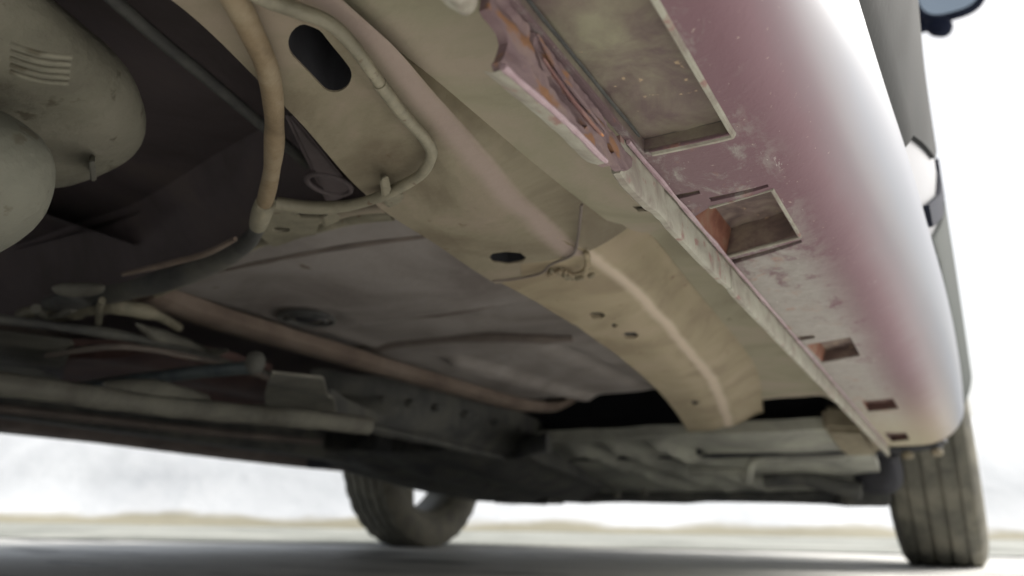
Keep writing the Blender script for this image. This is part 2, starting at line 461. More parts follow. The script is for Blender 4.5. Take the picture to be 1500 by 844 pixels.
# snow bank: long ploughed ridge
def bank_mat():
    m = mat('ploughed_snow', [(.64, .66, .68), (.69, .71, .73), (.74, .755, .77)], .9, .85, .25, fine=6, bdist=.03)
    t = m.node_tree; N = t.nodes; L = t.links; b = N['Principled BSDF']
    src = b.inputs['Base Color'].links[0].from_socket
    tc = N.new('ShaderNodeTexCoord'); sp = N.new('ShaderNodeSeparateXYZ'); L.new(tc.outputs['Object'], sp.inputs[0])
    n = N.new('ShaderNodeTexNoise'); n.inputs['Scale'].default_value = 1.3; n.inputs['Detail'].default_value = 6
    L.new(tc.outputs['Object'], n.inputs['Vector'])
    a = N.new('ShaderNodeMath'); a.operation = 'MULTIPLY_ADD'; L.new(n.outputs[0], a.inputs[0]); a.inputs[1].default_value = -.22; L.new(sp.outputs[2], a.inputs[2])
    mr = N.new('ShaderNodeMapRange'); mr.inputs['From Min'].default_value = .03; mr.inputs['From Max'].default_value = -.04
    L.new(a.outputs[0], mr.inputs['Value'])
    mx = N.new('ShaderNodeMix'); mx.data_type = 'RGBA'; L.new(mr.outputs[0], mx.inputs[0]); L.new(src, mx.inputs[6]); mx.inputs[7].default_value = (.36, .335, .25, 1)
    L.new(mx.outputs[2], b.inputs['Base Color']); return m
bm = bmesh.new(); grid = []
prof = [(7.4, 0), (7.5, .05), (7.7, .12), (8.1, .5), (8.7, 1.0), (9.4, 1.4), (10.2, 1.6), (11.5, 1.55), (13, 1.2), (16, 0)]
nx = 220
for i in range(nx+1):
    u = -36+72*i/nx; row = []
    for v, z in prof:
        p = dv*(v+.2*noise.noise(Vector((u*.6, v, 4))))+rv_*u
        zz = z*(1+.18*noise.noise(Vector((u*.35, v*.5, 0)))+.07*noise.noise(Vector((u*1.5, v*2, 7))))
        row.append(bm.verts.new((p.x, p.y, zz if z else -.02)))
    grid.append(row)
for i in range(nx):
    for j in range(len(prof)-1): bm.faces.new((grid[i][j], grid[i+1][j], grid[i+1][j+1], grid[i][j+1]))
o = link('snow_bank', bm, bank_mat(), None); o['kind'] = 'structure'

# ------------------------------------------------------------------ the car
ROOT = bpy.data.objects.new('parked_car', None); COL.objects.link(ROOT)
ROOT.location = (-.77, .8, 0)
tag(ROOT, 'car seen from beneath with dusty underbody, rusty jacking flange and lilac silver sill', 'car')

# --- sill (rocker)
PROF = [(0, -.092, .2105), (.022, -.070, .2100), (.037, -.055, .2100), (.050, -.042, .2112), (.0612, -.032, .2160),
        (.0755, -.022, .2262), (.0943, -.0140, .2430), (.114, -.0095, .2620), (.138, -.008, .2850)]
PX = spline([Vector((a, b, c)) for a, b, c in PROF], 6)
PXx = [(p.x, p.y) for p in PX]; PXz = [(p.x, p.z) for p in PX]
E = [(-.3, -.012), (.2, -.0125), (.3, -.008), (.39, -.003), (.47, .002), (.61, .009), (.77, .0165), (.98, .0235), (1.3, .030), (1.57, .033)]
def sill_map(u, y):
    e = interp(E, y)+.008
    x = interp(PXx, u); z = interp(PXz, u)
    wgt = max(0, (x+.055)/.047)
    end = sstep(1.46, 1.58, y)
    wave = .0004*noise.noise(Vector((x*40, y*18, 0)))*(1 if u < .05 else .3)
    return (x+e*wgt-.012*end*wgt, y, z+wave+.014*end)
HOLES = {
    'big': [(-0.07635, 0.12256, 0.21), (-0.09584, 0.25992, 0.21), (-0.09603, 0.26117, 0.21), (-0.05471, 0.25488, 0.21), (-0.05425, 0.15274, 0.21), (-0.05446, 0.12542, 0.21)],
    'two': [(-0.09161, 0.32922, 0.21), (-0.0802, 0.3188, 0.21), (-0.05243, 0.31182, 0.21), (-0.05195, 0.3757, 0.21), (-0.09108, 0.38976, 0.21)],
    'three': [(-0.0882, 0.62126, 0.21), (-0.05404, 0.60748, 0.21), (-0.0546, 0.68195, 0.21), (-0.08694, 0.70078, 0.21)],
    'four': [(-0.07913, 0.93344, 0.21), (-0.04993, 0.92533, 0.21), (-0.04971, 1.0146, 0.21), (-0.08083, 1.0261, 0.21)],
    'five': [(-0.0821, 1.2559, 0.21), (-0.05363, 1.2672, 0.21), (-0.05391, 1.3767, 0.21), (-0.08118, 1.3995, 0.21)],
    'slit': [(-0.07784, 0.30816, 0.21), (-0.05205, 0.30586, 0.21), (-0.05211, 0.30888, 0.21), (-0.07799, 0.31308, 0.21)],
    'slit2': [(-0.09212, 0.3967, 0.21), (-0.05141, 0.38024, 0.21), (-0.05148, 0.38455, 0.21), (-0.09252, 0.40419, 0.21)],
    'slit3': [(-0.09179, 0.29922, 0.21), (-0.07932, 0.29852, 0.21), (-0.0798, 0.30225, 0.21), (-0.09157, 0.30431, 0.21)],
    'slit4': [(-0.09001, 0.59009, 0.21), (-0.0771, 0.58916, 0.21), (-0.07791, 0.6008, 0.21), (-0.08959, 0.60512, 0.21)],
}
hs_uv = {k: [(p[0]+.092, p[1]) for p in v] for k, v in HOLES.items()}
hs_uv['big'] = [(.003, -.04), (.003, .247), (.0035, .256), (.0365, .2555), (.0375, .253), (.037, .20), (.0365, -.04)]
sill = sheet('sill', [(0, -.12), (.138, -.12), (.138, 1.58), (0, 1.58)], M['sill'], sill_map, list(hs_uv.values()), step=.006, stepy=.012, rim=(0, 0, .0015))
sill['label'] = 'lilac silver sill with maroon dirty underside and square recesses'

def pocket(name, uv, depth, mfloor, mwall, wall_shift=(0, 0)):
    pts = [Vector(sill_map(u, y)) for u, y in uv]
    n = len(pts)
    bm = bmesh.new()
    lo = [bm.verts.new(p+Vector((0, 0, .0008))) for p in pts]
    hi = [bm.verts.new(p+Vector((wall_shift[0], wall_shift[1], depth))) for p in pts]
    left = bmesh.new()
    for i in range(n):
        a, b, c_, e_ = lo[i], lo[(i+1) % n], hi[(i+1) % n], hi[i]
        ed = b.co-a.co
        if abs(ed.y) > 1.3*abs(ed.x) and (a.co.x+b.co.x)/2 < sum(p.x for p in pts)/n and mwall is M['salmon']:
            left.faces.new([left.verts.new(q.co) for q in (a, b, c_, e_)])
        else: bm.faces.new((a, b, c_, e_))
    if len(left.faces): link(name, left, mwall, sill, angle=20)
    else: left.free()
    for v in [v for v in bm.verts if not v.link_faces]: bm.verts.remove(v)
    o = link(name, bm, mfloor, sill, angle=20)
    P2 = [p+Vector((wall_shift[0], wall_shift[1], depth)) for p in pts]
    f = sheet('recess_floor', [(p.x, p.y) for p in P2], mfloor, lambda u, y: (u, y, P2[0].z+.0012*noise.noise(Vector((u*120, y*90, 2)))), step=.004, rim=None, parent=sill)
    return o
pocket('recess_wall', hs_uv['big'], .006, M['bigpocket'], M['bigpocket'])
pocket('recess_wall', hs_uv['two'], .016, M['pocket'], M['salmon'], (.004, .0))
pocket('recess_wall', hs_uv['three'], .012, M['pocket'], M['salmon'], (.004, 0))
pocket('recess_wall', hs_uv['four'], .010, M['red'], M['salmon'])
pocket('recess_wall', hs_uv['five'], .010, M['red'], M['pocket'])
for k in ('slit', 'slit2', 'slit3', 'slit4'):
    pocket('slot_wall', hs_uv[k], .006, M['pocket'], M['pocket'])

# raised lips round the two largest recesses
tube('recess_lip', [sill_map(.0378, y) for y in (-.03, .05, .12, .18, .22, .25, .2565)] + [sill_map(u, .2575) for u in (.036, .03, .02, .012, .006)], .0012, M['flange'], sill, k=3, seg=6)
tube('recess_lip', [sill_map(hs_uv['two'][i][0]+(.001 if i in (2, 3) else 0), hs_uv['two'][i][1]) for i in (1, 2, 3, 4)], .0010, M['flange'], sill, k=1, seg=6)

# --- pinch-weld flange pieces
def flange_piece(name, y0, y1, x, zb, zt, th, m, lean=.0, n=None, ends=(0, 0), wav=.0003):
    n = n or max(4, int((y1-y0)/.008)); bm = bmesh.new(); rows = []
    for i in range(n+1):
        t = i/n; y = y0+(y1-y0)*t
        wv = wav*noise.noise(Vector((y*30, zb*99, 5)))
        k = min(t, 1-t)*n
        b = zb+(.0015 if k < 1 else 0)+.0003*noise.noise(Vector((y*25, 1, 5)))
        rows.append([bm.verts.new(c) for c in ((x-th+wv, y, zt), (x-th+wv+lean*.4, y, b+.0008), (x-th*.8+wv+lean*.5, y, b), (x-th*.15+wv+lean*.5, y, b), (x+wv+lean*.5, y, b+.0008), (x+wv+lean*.2, y, (b+zt)/2), (x+wv, y, zt))])
    for i in range(n):
        for j in range(6): bm.faces.new((rows[i][j], rows[i][j+1], rows[i+1][j+1], rows[i+1][j]))
    bm.faces.new(rows[0]); bm.faces.new(rows[-1][::-1])
    bmesh.ops.recalc_face_normals(bm, faces=bm.faces)
    return link(name, bm, m, ROOT, angle=40)
flange_piece('sill_flange', .238, .2875, -.0915, .1935, .2105, .004, M['flange'])
flange_piece('sill_flange', .2895, .402, -.0925, .195, .2105, .0035, M['flange'])
flange_piece('sill_flange', .4035, .85, -.0925, .1952, .2105, .0035, M['flange'])
flange_piece('sill_flange', .852, 1.50, -.0925, .1952, .2105, .0035, M['flange'])
# pink paint seam between flange and sill
tube('paint_seam', [(-.0905+.0004*noise.noise(Vector((y*60, 0, 0))), y, .2098) for y in [.243+.02*i for i in range(60)]], .0011, M['pinkpaint'], k=2, seg=6, wob=.5)

# --- rusty folded jacking flange with a curved notch
JO = [(-0.0903, 0.14994, 0.18696), (-0.0903, 0.16216, 0.18769), (-0.0903, 0.18023, 0.18926), (-0.0903, 0.19897, 0.19002), (-0.0903, 0.21803, 0.19006), (-0.0903, 0.22355, 0.19096), (-0.0903, 0.23011, 0.1947), (-0.0903, 0.23334, 0.19423), (-0.0903, 0.24024, 0.19644), (-0.0903, 0.24621, 0.20078), (-0.0903, 0.24738, 0.20593), (-0.0903, 0.23225, 0.20704), (-0.0903, 0.21415, 0.20859), (-0.0903, 0.19945, 0.20879), (-0.0903, 0.18506, 0.2094), (-0.0903, 0.17019, 0.20955), (-0.0903, 0.15837, 0.20984), (-0.0903, 0.15051, 0.21085), (-0.0903, 0.14193, 0.20611), (-0.0903, 0.1415, 0.2006), (-0.0903, 0.14579, 0.1996), (-0.0903, 0.14984, 0.19877), (-0.0903, 0.15179, 0.19651), (-0.0903, 0.15119, 0.19264), (-0.0903, 0.14843, 0.18839)]
JH = [[(-0.0903, 0.17474, 0.19896), (-0.0903, 0.17745, 0.20053), (-0.0903, 0.18499, 0.19996), (-0.0903, 0.19708, 0.19881), (-0.0903, 0.20457, 0.19733), (-0.0903, 0.2023, 0.19467), (-0.0903, 0.19804, 0.19504), (-0.0903, 0.18789, 0.19666), (-0.0903, 0.17746, 0.19719)],
      [(-0.0903, 0.16079, 0.211), (-0.0903, 0.16242, 0.21209), (-0.0903, 0.1667, 0.2097), (-0.0903, 0.16936, 0.20615), (-0.0903, 0.17159, 0.20231), (-0.0903, 0.17339, 0.20006), (-0.0903, 0.17031, 0.19966), (-0.0903, 0.16768, 0.20276), (-0.0903, 0.16504, 0.20721)],
      [(-0.0903, 0.22096, 0.19964), (-0.0903, 0.22473, 0.20036), (-0.0903, 0.22845, 0.19885), (-0.0903, 0.22576, 0.19651), (-0.0903, 0.22207, 0.19748)]]
jf = sheet('jacking_flange', [(p[1], p[2]) for p in JO], M['rust'], lambda a, b: (-.0903+.0011*noise.noise(Vector((a*150, b*230, 3)))*.6+.0004*noise.noise(Vector((a*420, b*520, 8)))-.0012*math.exp(-((b-.2065)/.0012)**2), a, b), [[(p[1], p[2]) for p in h] for h in JH], step=.0016, rim=(-.003, 0, 0))
jf['label'] = 'rusty pink folded jacking flange with curved notch'
RIDGE = spline([(-0.0898, 0.14873, 0.18672), (-0.0898, 0.16125, 0.18769), (-0.0898, 0.17923, 0.1893), (-0.0898, 0.19789, 0.19011), (-0.0898, 0.21334, 0.19013), (-0.0898, 0.21929, 0.19077)], 4)
sub = bmesh.new()
tube_bm(sub, RIDGE, [.0011*(1+.35*noise.noise(p*260)) for p in RIDGE], 8)
link('folded_edge', sub, M['pinkpaint'], jf)
bm = bmesh.new(); vsr = []
for p in RIDGE:
    wv = .0062+.0007*noise.noise(p*190)
    vsr.append([bm.verts.new((p.x-wv, p.y, p.z+.0006)), bm.verts.new((p.x-wv*.5, p.y, p.z-.0008)), bm.verts.new((p.x-.0004, p.y, p.z-.0007))])
for i in range(len(vsr)-1):
    for j in range(2): bm.faces.new((vsr[i][j], vsr[i][j+1], vsr[i+1][j+1], vsr[i+1][j]))
link('folded_underside', bm, M['flange'], jf)

# curved notch end: thin plate tapering up

# raised stiffening seam and scar on the jacking flange
tube('pressed_seam', [(-.0899, .168, .2095), (-.0896, .178, .2055), (-.0896, .190, .2035), (-.0896, .205, .2028), (-.0898, .219, .2020)], [.0005, .0008, .0009, .0008, .0004], M['rust'], jf, k=6, seg=8, wob=.4)
tube('pressed_seam', [(-.0899, .172, .2035), (-.0896, .188, .2002), (-.0896, .207, .1990), (-.0898, .217, .1995)], [.0004, .0007, .0008, .0004], M['rust_old'], jf, k=6, seg=8, wob=.4)

tube('shadow_gap', [(-.0885, y, .2152+.0006*noise.noise(Vector((y*90, 0, 0)))) for y in [.13+.01*i for i in range(13)]], .0007, M['dark'], jf, k=4, seg=6)  # dark tube drawn for the shade in the gap beside the sill
flange_piece('sill_flange', .02, .1365, -.0885, .2005, .2165, .006, M['flange'])
superblob('rust_blister', (-.0868, .1325, .2035), (.0022, .005, .0035), M['salmon'], 2, parent=jf)
superblob('sealant_lump', (-.0945, .1300, .2010), (.0045, .010, .0035), M['flange'], 2.2, parent=jf, relief=lambda p: (0, 0, .0012*noise.noise(p*300)))

# --- inner sill panel (between flange and chassis rail)
Kt = [(-.2, -.160), (.151, -.163), (.2225, -.160), (.267, -.160), (.344, -.158), (.40, -.156), (.60, -.168), (.90, -.19), (1.34, -.27)]
ZK = [(.38, .241), (.48, .262), (1.3, .262)]
def inner_map(s, y):
    k = interp(Kt, y); x = -.094+(k+.094)*s
    z = .222+(interp(ZK, y)-.222)*sstep(0, .45, s)+.0006*noise.noise(Vector((x*30, y*12, 8)))
    z -= .0022*(sstep(.405, .412, y)-sstep(.440, .447, y))*sstep(.25, .4, s)
    return (x, y, z)
sheet('inner_sill_panel', [(0, -.15), (1.0, -.15), (1.0, 1.20), (0, 1.20)], M['inner'], inner_map, [[(.34, .292), (.42, .292), (.42, .302), (.34, .302)], [(.52, .372), (.66, .368), (.66, .376), (.52, .380)]], step=.04, stepy=.012)

# --- rear chassis rail: wide plate with a slotted hole
Lr = [(-.2, -.185), (.123, -.2015), (.185, -.217), (.267, -.244), (.293, -.250), (.35, -.255), (.432, -.263)]
Gr = [(-.2, -.150), (.173, -.154), (.215, -.160), (.254, -.166), (.311, -.176), (.393, -.184), (.432, -.188)]
def rrail(s, y):
    l, g, k = interp(Lr, y), interp(Gr, y), interp(Kt, y)
    # s 0..1 bottom plate, 1..1.6 sloping wall up to the sill panel
    if s <= 1:
        x = l+(g-l)*s; z = .232
    else:
        t = (s-1)/.6; x = g+(k-g)*t; z = .232+(interp(ZK, y)-.232)*t
    z += .0018*math.exp(-((s-1)/.22)**2)  # soft edge
    z += .0007*noise.noise(Vector((x*35, y*22, 2)))
    # long shallow swage beside the ridge
    z -= .0016*math.exp(-((s-.72)/.05)**2)*sstep(.30, .26, y)
    return (x, y, z)
oval_xy = [(-0.18908, 0.16421, 0.232), (-0.18799, 0.16178, 0.232), (-0.1863, 0.15936, 0.232), (-0.1841, 0.1571, 0.232), (-0.18157, 0.15518, 0.232), (-0.17892, 0.1537, 0.232), (-0.1763, 0.15277, 0.232), (-0.17387, 0.15239, 0.232), (-0.17176, 0.15257, 0.232), (-0.17011, 0.15334, 0.232), (-0.16903, 0.15463, 0.232), (-0.16857, 0.15636, 0.232), (-0.1688, 0.15844, 0.232), (-0.17491, 0.1779, 0.232), (-0.17578, 0.18021, 0.232), (-0.17722, 0.18257, 0.232), (-0.17915, 0.18489, 0.232), (-0.1815, 0.18699, 0.232), (-0.18407, 0.18872, 0.232), (-0.18665, 0.1899, 0.232), (-0.18915, 0.19049, 0.232), (-0.19128, 0.1904, 0.232), (-0.19294, 0.18968, 0.232), (-0.19396, 0.1883, 0.232), (-0.19431, 0.18645, 0.232), (-0.19393, 0.18424, 0.232)]
def to_s(p):
    l, g = interp(Lr, p[1]), interp(Gr, p[1]); return ((p[0]-l)/(g-l), p[1])
hole2 = [(-0.23792, 0.38189, 0.232), (-0.23169, 0.37661, 0.232), (-0.22284, 0.37838, 0.232), (-0.21646, 0.3844, 0.232), (-0.21726, 0.39388, 0.232), (-0.22336, 0.39952, 0.232), (-0.23363, 0.39878, 0.232), (-0.24031, 0.39089, 0.232)]
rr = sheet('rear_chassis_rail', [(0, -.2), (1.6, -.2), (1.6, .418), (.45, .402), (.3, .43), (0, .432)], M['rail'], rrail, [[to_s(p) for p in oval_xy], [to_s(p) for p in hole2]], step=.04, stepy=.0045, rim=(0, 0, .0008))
def cavity(hp, zs, zt, parent):
    bm = bmesh.new()
    vs_ = [bm.verts.new((p[0], p[1], zs)) for p in hp]; v2 = [bm.verts.new((p[0], p[1], zt)) for p in hp]
    for i in range(len(vs_)): bm.faces.new((vs_[i], vs_[(i+1) % len(vs_)], v2[(i+1) % len(vs_)], v2[i]))
    bm.faces.new(v2)
    link('rail_cavity', bm, M['void'], parent, angle=30)
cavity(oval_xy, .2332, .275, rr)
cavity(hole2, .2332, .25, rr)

# --- front chassis rail, curving inwards
Lf = [(.40, -.262), (.532, -.262), (.60, -.268), (.682, -.276), (.883, -.305), (1.10, -.348), (1.344, -.404)]
Gf = [(.40, -.190), (.475, -.190), (.576, -.198), (.70, -.214), (.865, -.236), (1.10, -.282), (1.34, -.334)]
def frail(s, y):
    l, g, k = interp(Lf, y), interp(Gf, y), max(interp(Kt, y), interp(Gf, y)+.024-.010*sstep(.6, 1.3, y))
    ease = sstep(.415, .45, y)
    zb = .2345
    if s <= 1: x = l+(g-l)*s; z = zb
    else:
        t = (s-1)/.7; x = g+(k-g)*t; z = zb+.027*t*t*(3-2*t)
    z += .0050*math.exp(-((s-1)/.24)**2)
    z += .0006*noise.noise(Vector((x*40, y*18, 2)))
    # crumpled, welded start of the rail
    z -= .0022*noise.noise(Vector((x*90, y*90, 5)))*(1-sstep(.43, .49, y))*sstep(.5, .8, s)
    z -= .0012*(sstep(.50, .508, y)-sstep(.56, .568, y))*sstep(1, .9, s)
    return (x, y, z)
def to_f(p):
    l, g = interp(Lf, p[1]), interp(Gf, p[1]); return ((p[0]-l)/(g-l), p[1])
h3 = [(-0.23998, 0.54069, 0.2345), (-0.23468, 0.5342, 0.2345), (-0.22784, 0.53758, 0.2345), (-0.22761, 0.5468, 0.2345), (-0.23422, 0.55524, 0.2345), (-0.24126, 0.55178, 0.2345)]
h4 = [(-0.24217, 0.6188, 0.2345), (-0.23574, 0.61077, 0.2345), (-0.22872, 0.61418, 0.2345), (-0.22847, 0.62544, 0.2345), (-0.23582, 0.63626, 0.2345), (-0.24364, 0.63249, 0.2345)]
h5 = [(-0.23756, 0.58073, 0.2345), (-0.2327, 0.57803, 0.2345), (-0.23217, 0.58592, 0.2345), (-0.23797, 0.59088, 0.2345)]
h6 = [(-0.30402, 1.0174, 0.2345), (-0.2921, 1.0032, 0.2345), (-0.28882, 1.024, 0.2345), (-0.3044, 1.0441, 0.2345)]
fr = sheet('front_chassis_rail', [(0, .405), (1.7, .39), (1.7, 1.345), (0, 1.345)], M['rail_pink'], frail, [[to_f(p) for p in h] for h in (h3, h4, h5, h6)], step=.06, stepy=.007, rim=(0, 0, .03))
for hp in (h3, h4, h5, h6): cavity(hp, .2350, .2375, fr)
# weld beads and lumps where the two rails overlap
def blob_line(name, pts, r, m, parent, n=14, jit=.0012):
    bm = bmesh.new(); sp = spline(pts, 6)
    for i in range(n):
        p = sp[int(i*(len(sp)-1)/(n-1))]
        b0 = len(bm.verts)
        rr_ = r*random.uniform(.7, 1.25)
        bmesh.ops.create_icosphere(bm, subdivisions=2, radius=rr_, matrix=Matrix.Translation(p+Vector((random.uniform(-jit, jit), random.uniform(-jit, jit), 0))))
    return link(name, bm, m, parent)
blob_line('weld_bead', [(-0.21921, 0.43124, 0.2325), (-0.21008, 0.42942, 0.2325), (-0.20603, 0.43792, 0.2325), (-0.19625, 0.43644, 0.2325), (-0.18814, 0.42504, 0.2325), (-0.18119, 0.40537, 0.2325)], .0022, M['rail_pink'], fr, 16)
blob_line('weld_bead', [(-0.21585, 0.42665, 0.234), (-0.2142, 0.44209, 0.234), (-0.2088, 0.45154, 0.234), (-0.19549, 0.44826, 0.234)], .0020, M['rail'], fr, 10)
tube('seam_gap', [(-0.26067, 0.42467, 0.2318), (-0.24154, 0.42752, 0.2318), (-0.22228, 0.42412, 0.2318), (-0.20943, 0.41197, 0.2318), (-0.18903, 0.40201, 0.2318), (-0.17501, 0.37995, 0.2318), (-0.15122, 0.33392, 0.2318)], .0009, M['sealer'], fr, k=5, seg=6)
# upturned end of the rear rail
sheet('rail_end_flap', [(0, 0), (1, 0), (1, 1), (0, 1)], M['rail_pink'], lambda a, b: (-.186+.013*b+.004*a, .374+.034*a+.004*b, .2335+.026*b+.001*noise.noise(Vector((a*4, b*4, 0)))), step=.12, rim=(0, 0, .002))

# --- floor pan with pressed ribs
def seg_d(px, py, a, b):
    ax, ay = a[:2]; bx, by = b[:2]; dx, dy = bx-ax, by-ay
    t = max(0, min(1, ((px-ax)*dx+(py-ay)*dy)/(dx*dx+dy*dy)))
    return math.hypot(px-ax-dx*t, py-ay-dy*t), t
CREASE = []
LA, LB = [(-0.57533, 0.58383, 0.262), (-0.34158, 0.57959, 0.262)], [(-0.61433, 0.68411, 0.262), (-0.35289, 0.6849, 0.262)]
def side_(p, l):
    (ax, ay, _), (bx, by, _) = l
    return ((bx-ax)*(p[1]-ay)-(by-ay)*(p[0]-ax))/math.hypot(bx-ax, by-ay)
BEAD = [([(-0.48989, 0.72211, 0.262), (-0.46243, 1.0327, 0.262)], .011, -.007), ([(-0.36074, 0.73334, 0.262), (-0.36002, 1.0462, 0.262)], .012, .004), ([(-0.6137, 0.7154, 0.262), (-0.6187, 1.034, 0.262)], .010, -.004)]
GROM = [(-0.53137, 0.51823, 0.262)][0]
def floor_map(x, y):
    z = .262
    for (a, b), wd, h in CREASE+BEAD:
        dd, t = seg_d(x, y, a, b); z += 1.6*h*math.exp(-(dd/wd)**2)
    # step between the two cross creases
    ea = sstep(-.60, -.55, x)
    z += ea*(.009*sstep(-.006, .006, side_((x, y), LA))-.014*sstep(-.008, .008, side_((x, y), LB)))+.004*ea*math.exp(-(side_((x, y), LA)/.008)**2)
    dg = math.hypot((x-GROM[0]), (y-GROM[1])*1.0)
    z += .004*math.exp(-((dg-.028)/.006)**2)
    z += .0006*noise.noise(Vector((x*12, y*12, 0)))+.0004*noise.noise(Vector((x*45, y*45, 3)))
    z += .045*sstep(.98, 1.17, y)**2
    z += .012*sstep(-.57, -.60, x)
    return (x, y, z)
rear_edge = [(-0.60326, 0.40007, 0.262), (-0.5059, 0.37669, 0.262), (-0.40369, 0.34998, 0.262), (-0.30242, 0.35198, 0.262)]
fp = sheet('floor_pan', xy(rear_edge)+[(-.20, .30), (-.20, .5), (-.24, .85), (-.27, 1.17), (-.62, 1.17), (-.62, .40)], M['floor'], floor_map, step=.0075, rim=(0, 0, .004))
tube('floor_edge_lip', [(-0.57742, 0.38568, 0.257), (-0.48847, 0.36344, 0.257), (-0.41168, 0.34039, 0.257), (-0.36063, 0.33756, 0.257), (-0.31168, 0.33642, 0.257), (-0.28591, 0.34234, 0.257)], .005, M['pipe'], k=4, wob=.2)
tube('floor_edge_lip', [(-0.37582, 0.32428, 0.259), (-0.34627, 0.32896, 0.259), (-0.30901, 0.3331, 0.259), (-0.28734, 0.33708, 0.259)], .004, M['inner'], k=4, wob=.2)
def on_floor(pts, dz=0):
    return [(p[0], p[1], floor_map(p[0], p[1])[2]+dz) for p in pts]
for q, r_ in (([(-0.59031, 0.58695, 0.262), (-0.53453, 0.58685, 0.262), (-0.47984, 0.58484, 0.262), (-0.41554, 0.57809, 0.262), (-0.36369, 0.5791, 0.262), (-0.30993, 0.58764, 0.262)], .0060), ([(-0.62625, 0.6828, 0.262), (-0.55465, 0.67912, 0.262), (-0.48706, 0.68022, 0.262), (-0.40066, 0.68553, 0.262), (-0.32582, 0.69475, 0.262)], .0058),
              ([(-0.64513, 0.75315, 0.262), (-0.62775, 0.876, 0.262), (-0.61607, 1.0579, 0.262), (-0.59921, 1.1638, 0.262)], .005), ([(-0.50224, 0.38242, 0.262), (-0.4486, 0.38159, 0.262), (-0.40451, 0.38322, 0.262), (-0.34212, 0.38779, 0.262), (-0.29092, 0.39764, 0.262)], .0035)):
    tube('seam_sealer', on_floor([tuple(v) for v in spline(q, 4)], .0012), [r_*.5, r_, r_, r_, r_*.8], M['sealer'], fp, k=1, seg=8, wob=.25)
tube('pressed_bead', on_floor([tuple(v) for v in spline([(-0.49504, 0.71966, 0.262), (-0.49271, 0.80469, 0.262), (-0.48343, 0.9241, 0.262), (-0.47818, 1.0885, 0.262)], 4)], .003), [.004, .009, .009, .007], M['floor'], fp, k=1, seg=12)
tube('pressed_bead', on_floor([tuple(v) for v in spline([(-0.58587, 0.81653, 0.262), (-0.58552, 0.9195, 0.262), (-0.58182, 1.0355, 0.262)], 4)], .003), [.003, .006, .004], M['floor'], fp, k=1, seg=12)
# rubber grommet in the floor
bm = bmesh.new()
for r0, zz in ((.026, .260), (.018, .2585)):
    pts = [Vector((GROM[0]+r0*math.cos(a), GROM[1]+r0*math.sin(a), zz)) for a in [i*2*math.pi/24 for i in range(25)]]
    tube_bm(bm, pts, .0022, 6)
link('floor_grommet', bm, M['dark'], fp)
superblob('grommet_plug', (GROM[0]+.006, GROM[1]-.004, .259), (.014, .009, .003), M['void'], 2.5, parent=fp)

# --- rear well above the floor edge, dark
def well_map(x, y):
    return (x, y, .335+.003*noise.noise(Vector((x*8, y*8, 0)))-.02*sstep(-.28, -.22, x))
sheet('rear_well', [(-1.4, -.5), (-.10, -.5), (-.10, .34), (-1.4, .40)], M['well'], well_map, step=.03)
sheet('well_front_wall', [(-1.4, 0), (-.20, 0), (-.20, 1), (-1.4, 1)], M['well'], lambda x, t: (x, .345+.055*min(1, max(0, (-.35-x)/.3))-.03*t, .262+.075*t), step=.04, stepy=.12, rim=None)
# diagonal brace and lines within the well
tube('brake_pipe', [(-0.29353, 0.14521, 0.29), (-0.3033, 0.18075, 0.29), (-0.31049, 0.21406, 0.29), (-0.32161, 0.26001, 0.29), (-0.33506, 0.31323, 0.29)], .0035, M['dark'], k=4)
hexa('well_bracket', [*[(-0.26286, 0.22673, 0.262), (-0.25986, 0.22833, 0.262), (-0.2928, 0.3141, 0.262), (-0.3221, 0.32185, 0.262)], *[(-0.31489, 0.27161, 0.3), (-0.3113, 0.27352, 0.3), (-0.35076, 0.37627, 0.3), (-0.38585, 0.38555, 0.3)]], M['well'], bev=.002)
tube('retaining_ring', [(Vector((-0.30017, 0.2994, 0.262))+Vector((.011*math.cos(a), .015*math.sin(a), 0))) for a in [i*2*math.pi/16 for i in range(17)]], .0018, M['well'], k=1)

# --- fuel tank and silencer, close to the camera on the left
def tank_relief(p):
    dy = 0
    return (0, 0, 0)
tk = superblob('fuel_tank', (-.3857, .084, .262), (.1055, .1352, .0325), M['tank'], 2.2, rot=(0, 0, .164), seg=72, ring=48, relief=lambda p: (0, 0, .004*noise.noise(p*28)+.0015*noise.noise(p*80)))
ms = superblob('silencer', (-.3724, .1186, .200), (.0822, .0412, .0359), M['muffler'], 2.2, rot=(0, 0, .1227), seg=56, ring=36, relief=lambda p: (0, 0, .003*noise.noise(p*35)))
hexa('drain_tab', [*[(-0.32315, 0.17167, 0.225), (-0.32062, 0.173, 0.225), (-0.3406, 0.18668, 0.225), (-0.34359, 0.18511, 0.225)], *[(-0.3569, 0.18958, 0.245), (-0.35472, 0.19073, 0.245), (-0.37232, 0.20224, 0.245), (-0.3746, 0.20103, 0.245)]], M['grey'], tk, bev=.0007)
for i in range(5):
    a = Vector((-0.22181, 0.08927, 0.2)); b = Vector((-0.21165, 0.10162, 0.2))
    off = (Vector((-0.23668, 0.09707, 0.2))-a)*(i/4)
    tube('pressed_rib', [a+off+Vector((0, 0, .0012)), (a+b)/2+off, b+off+Vector((0, 0, .0010))], .0008, M['tank'], tk, k=3, seg=8)

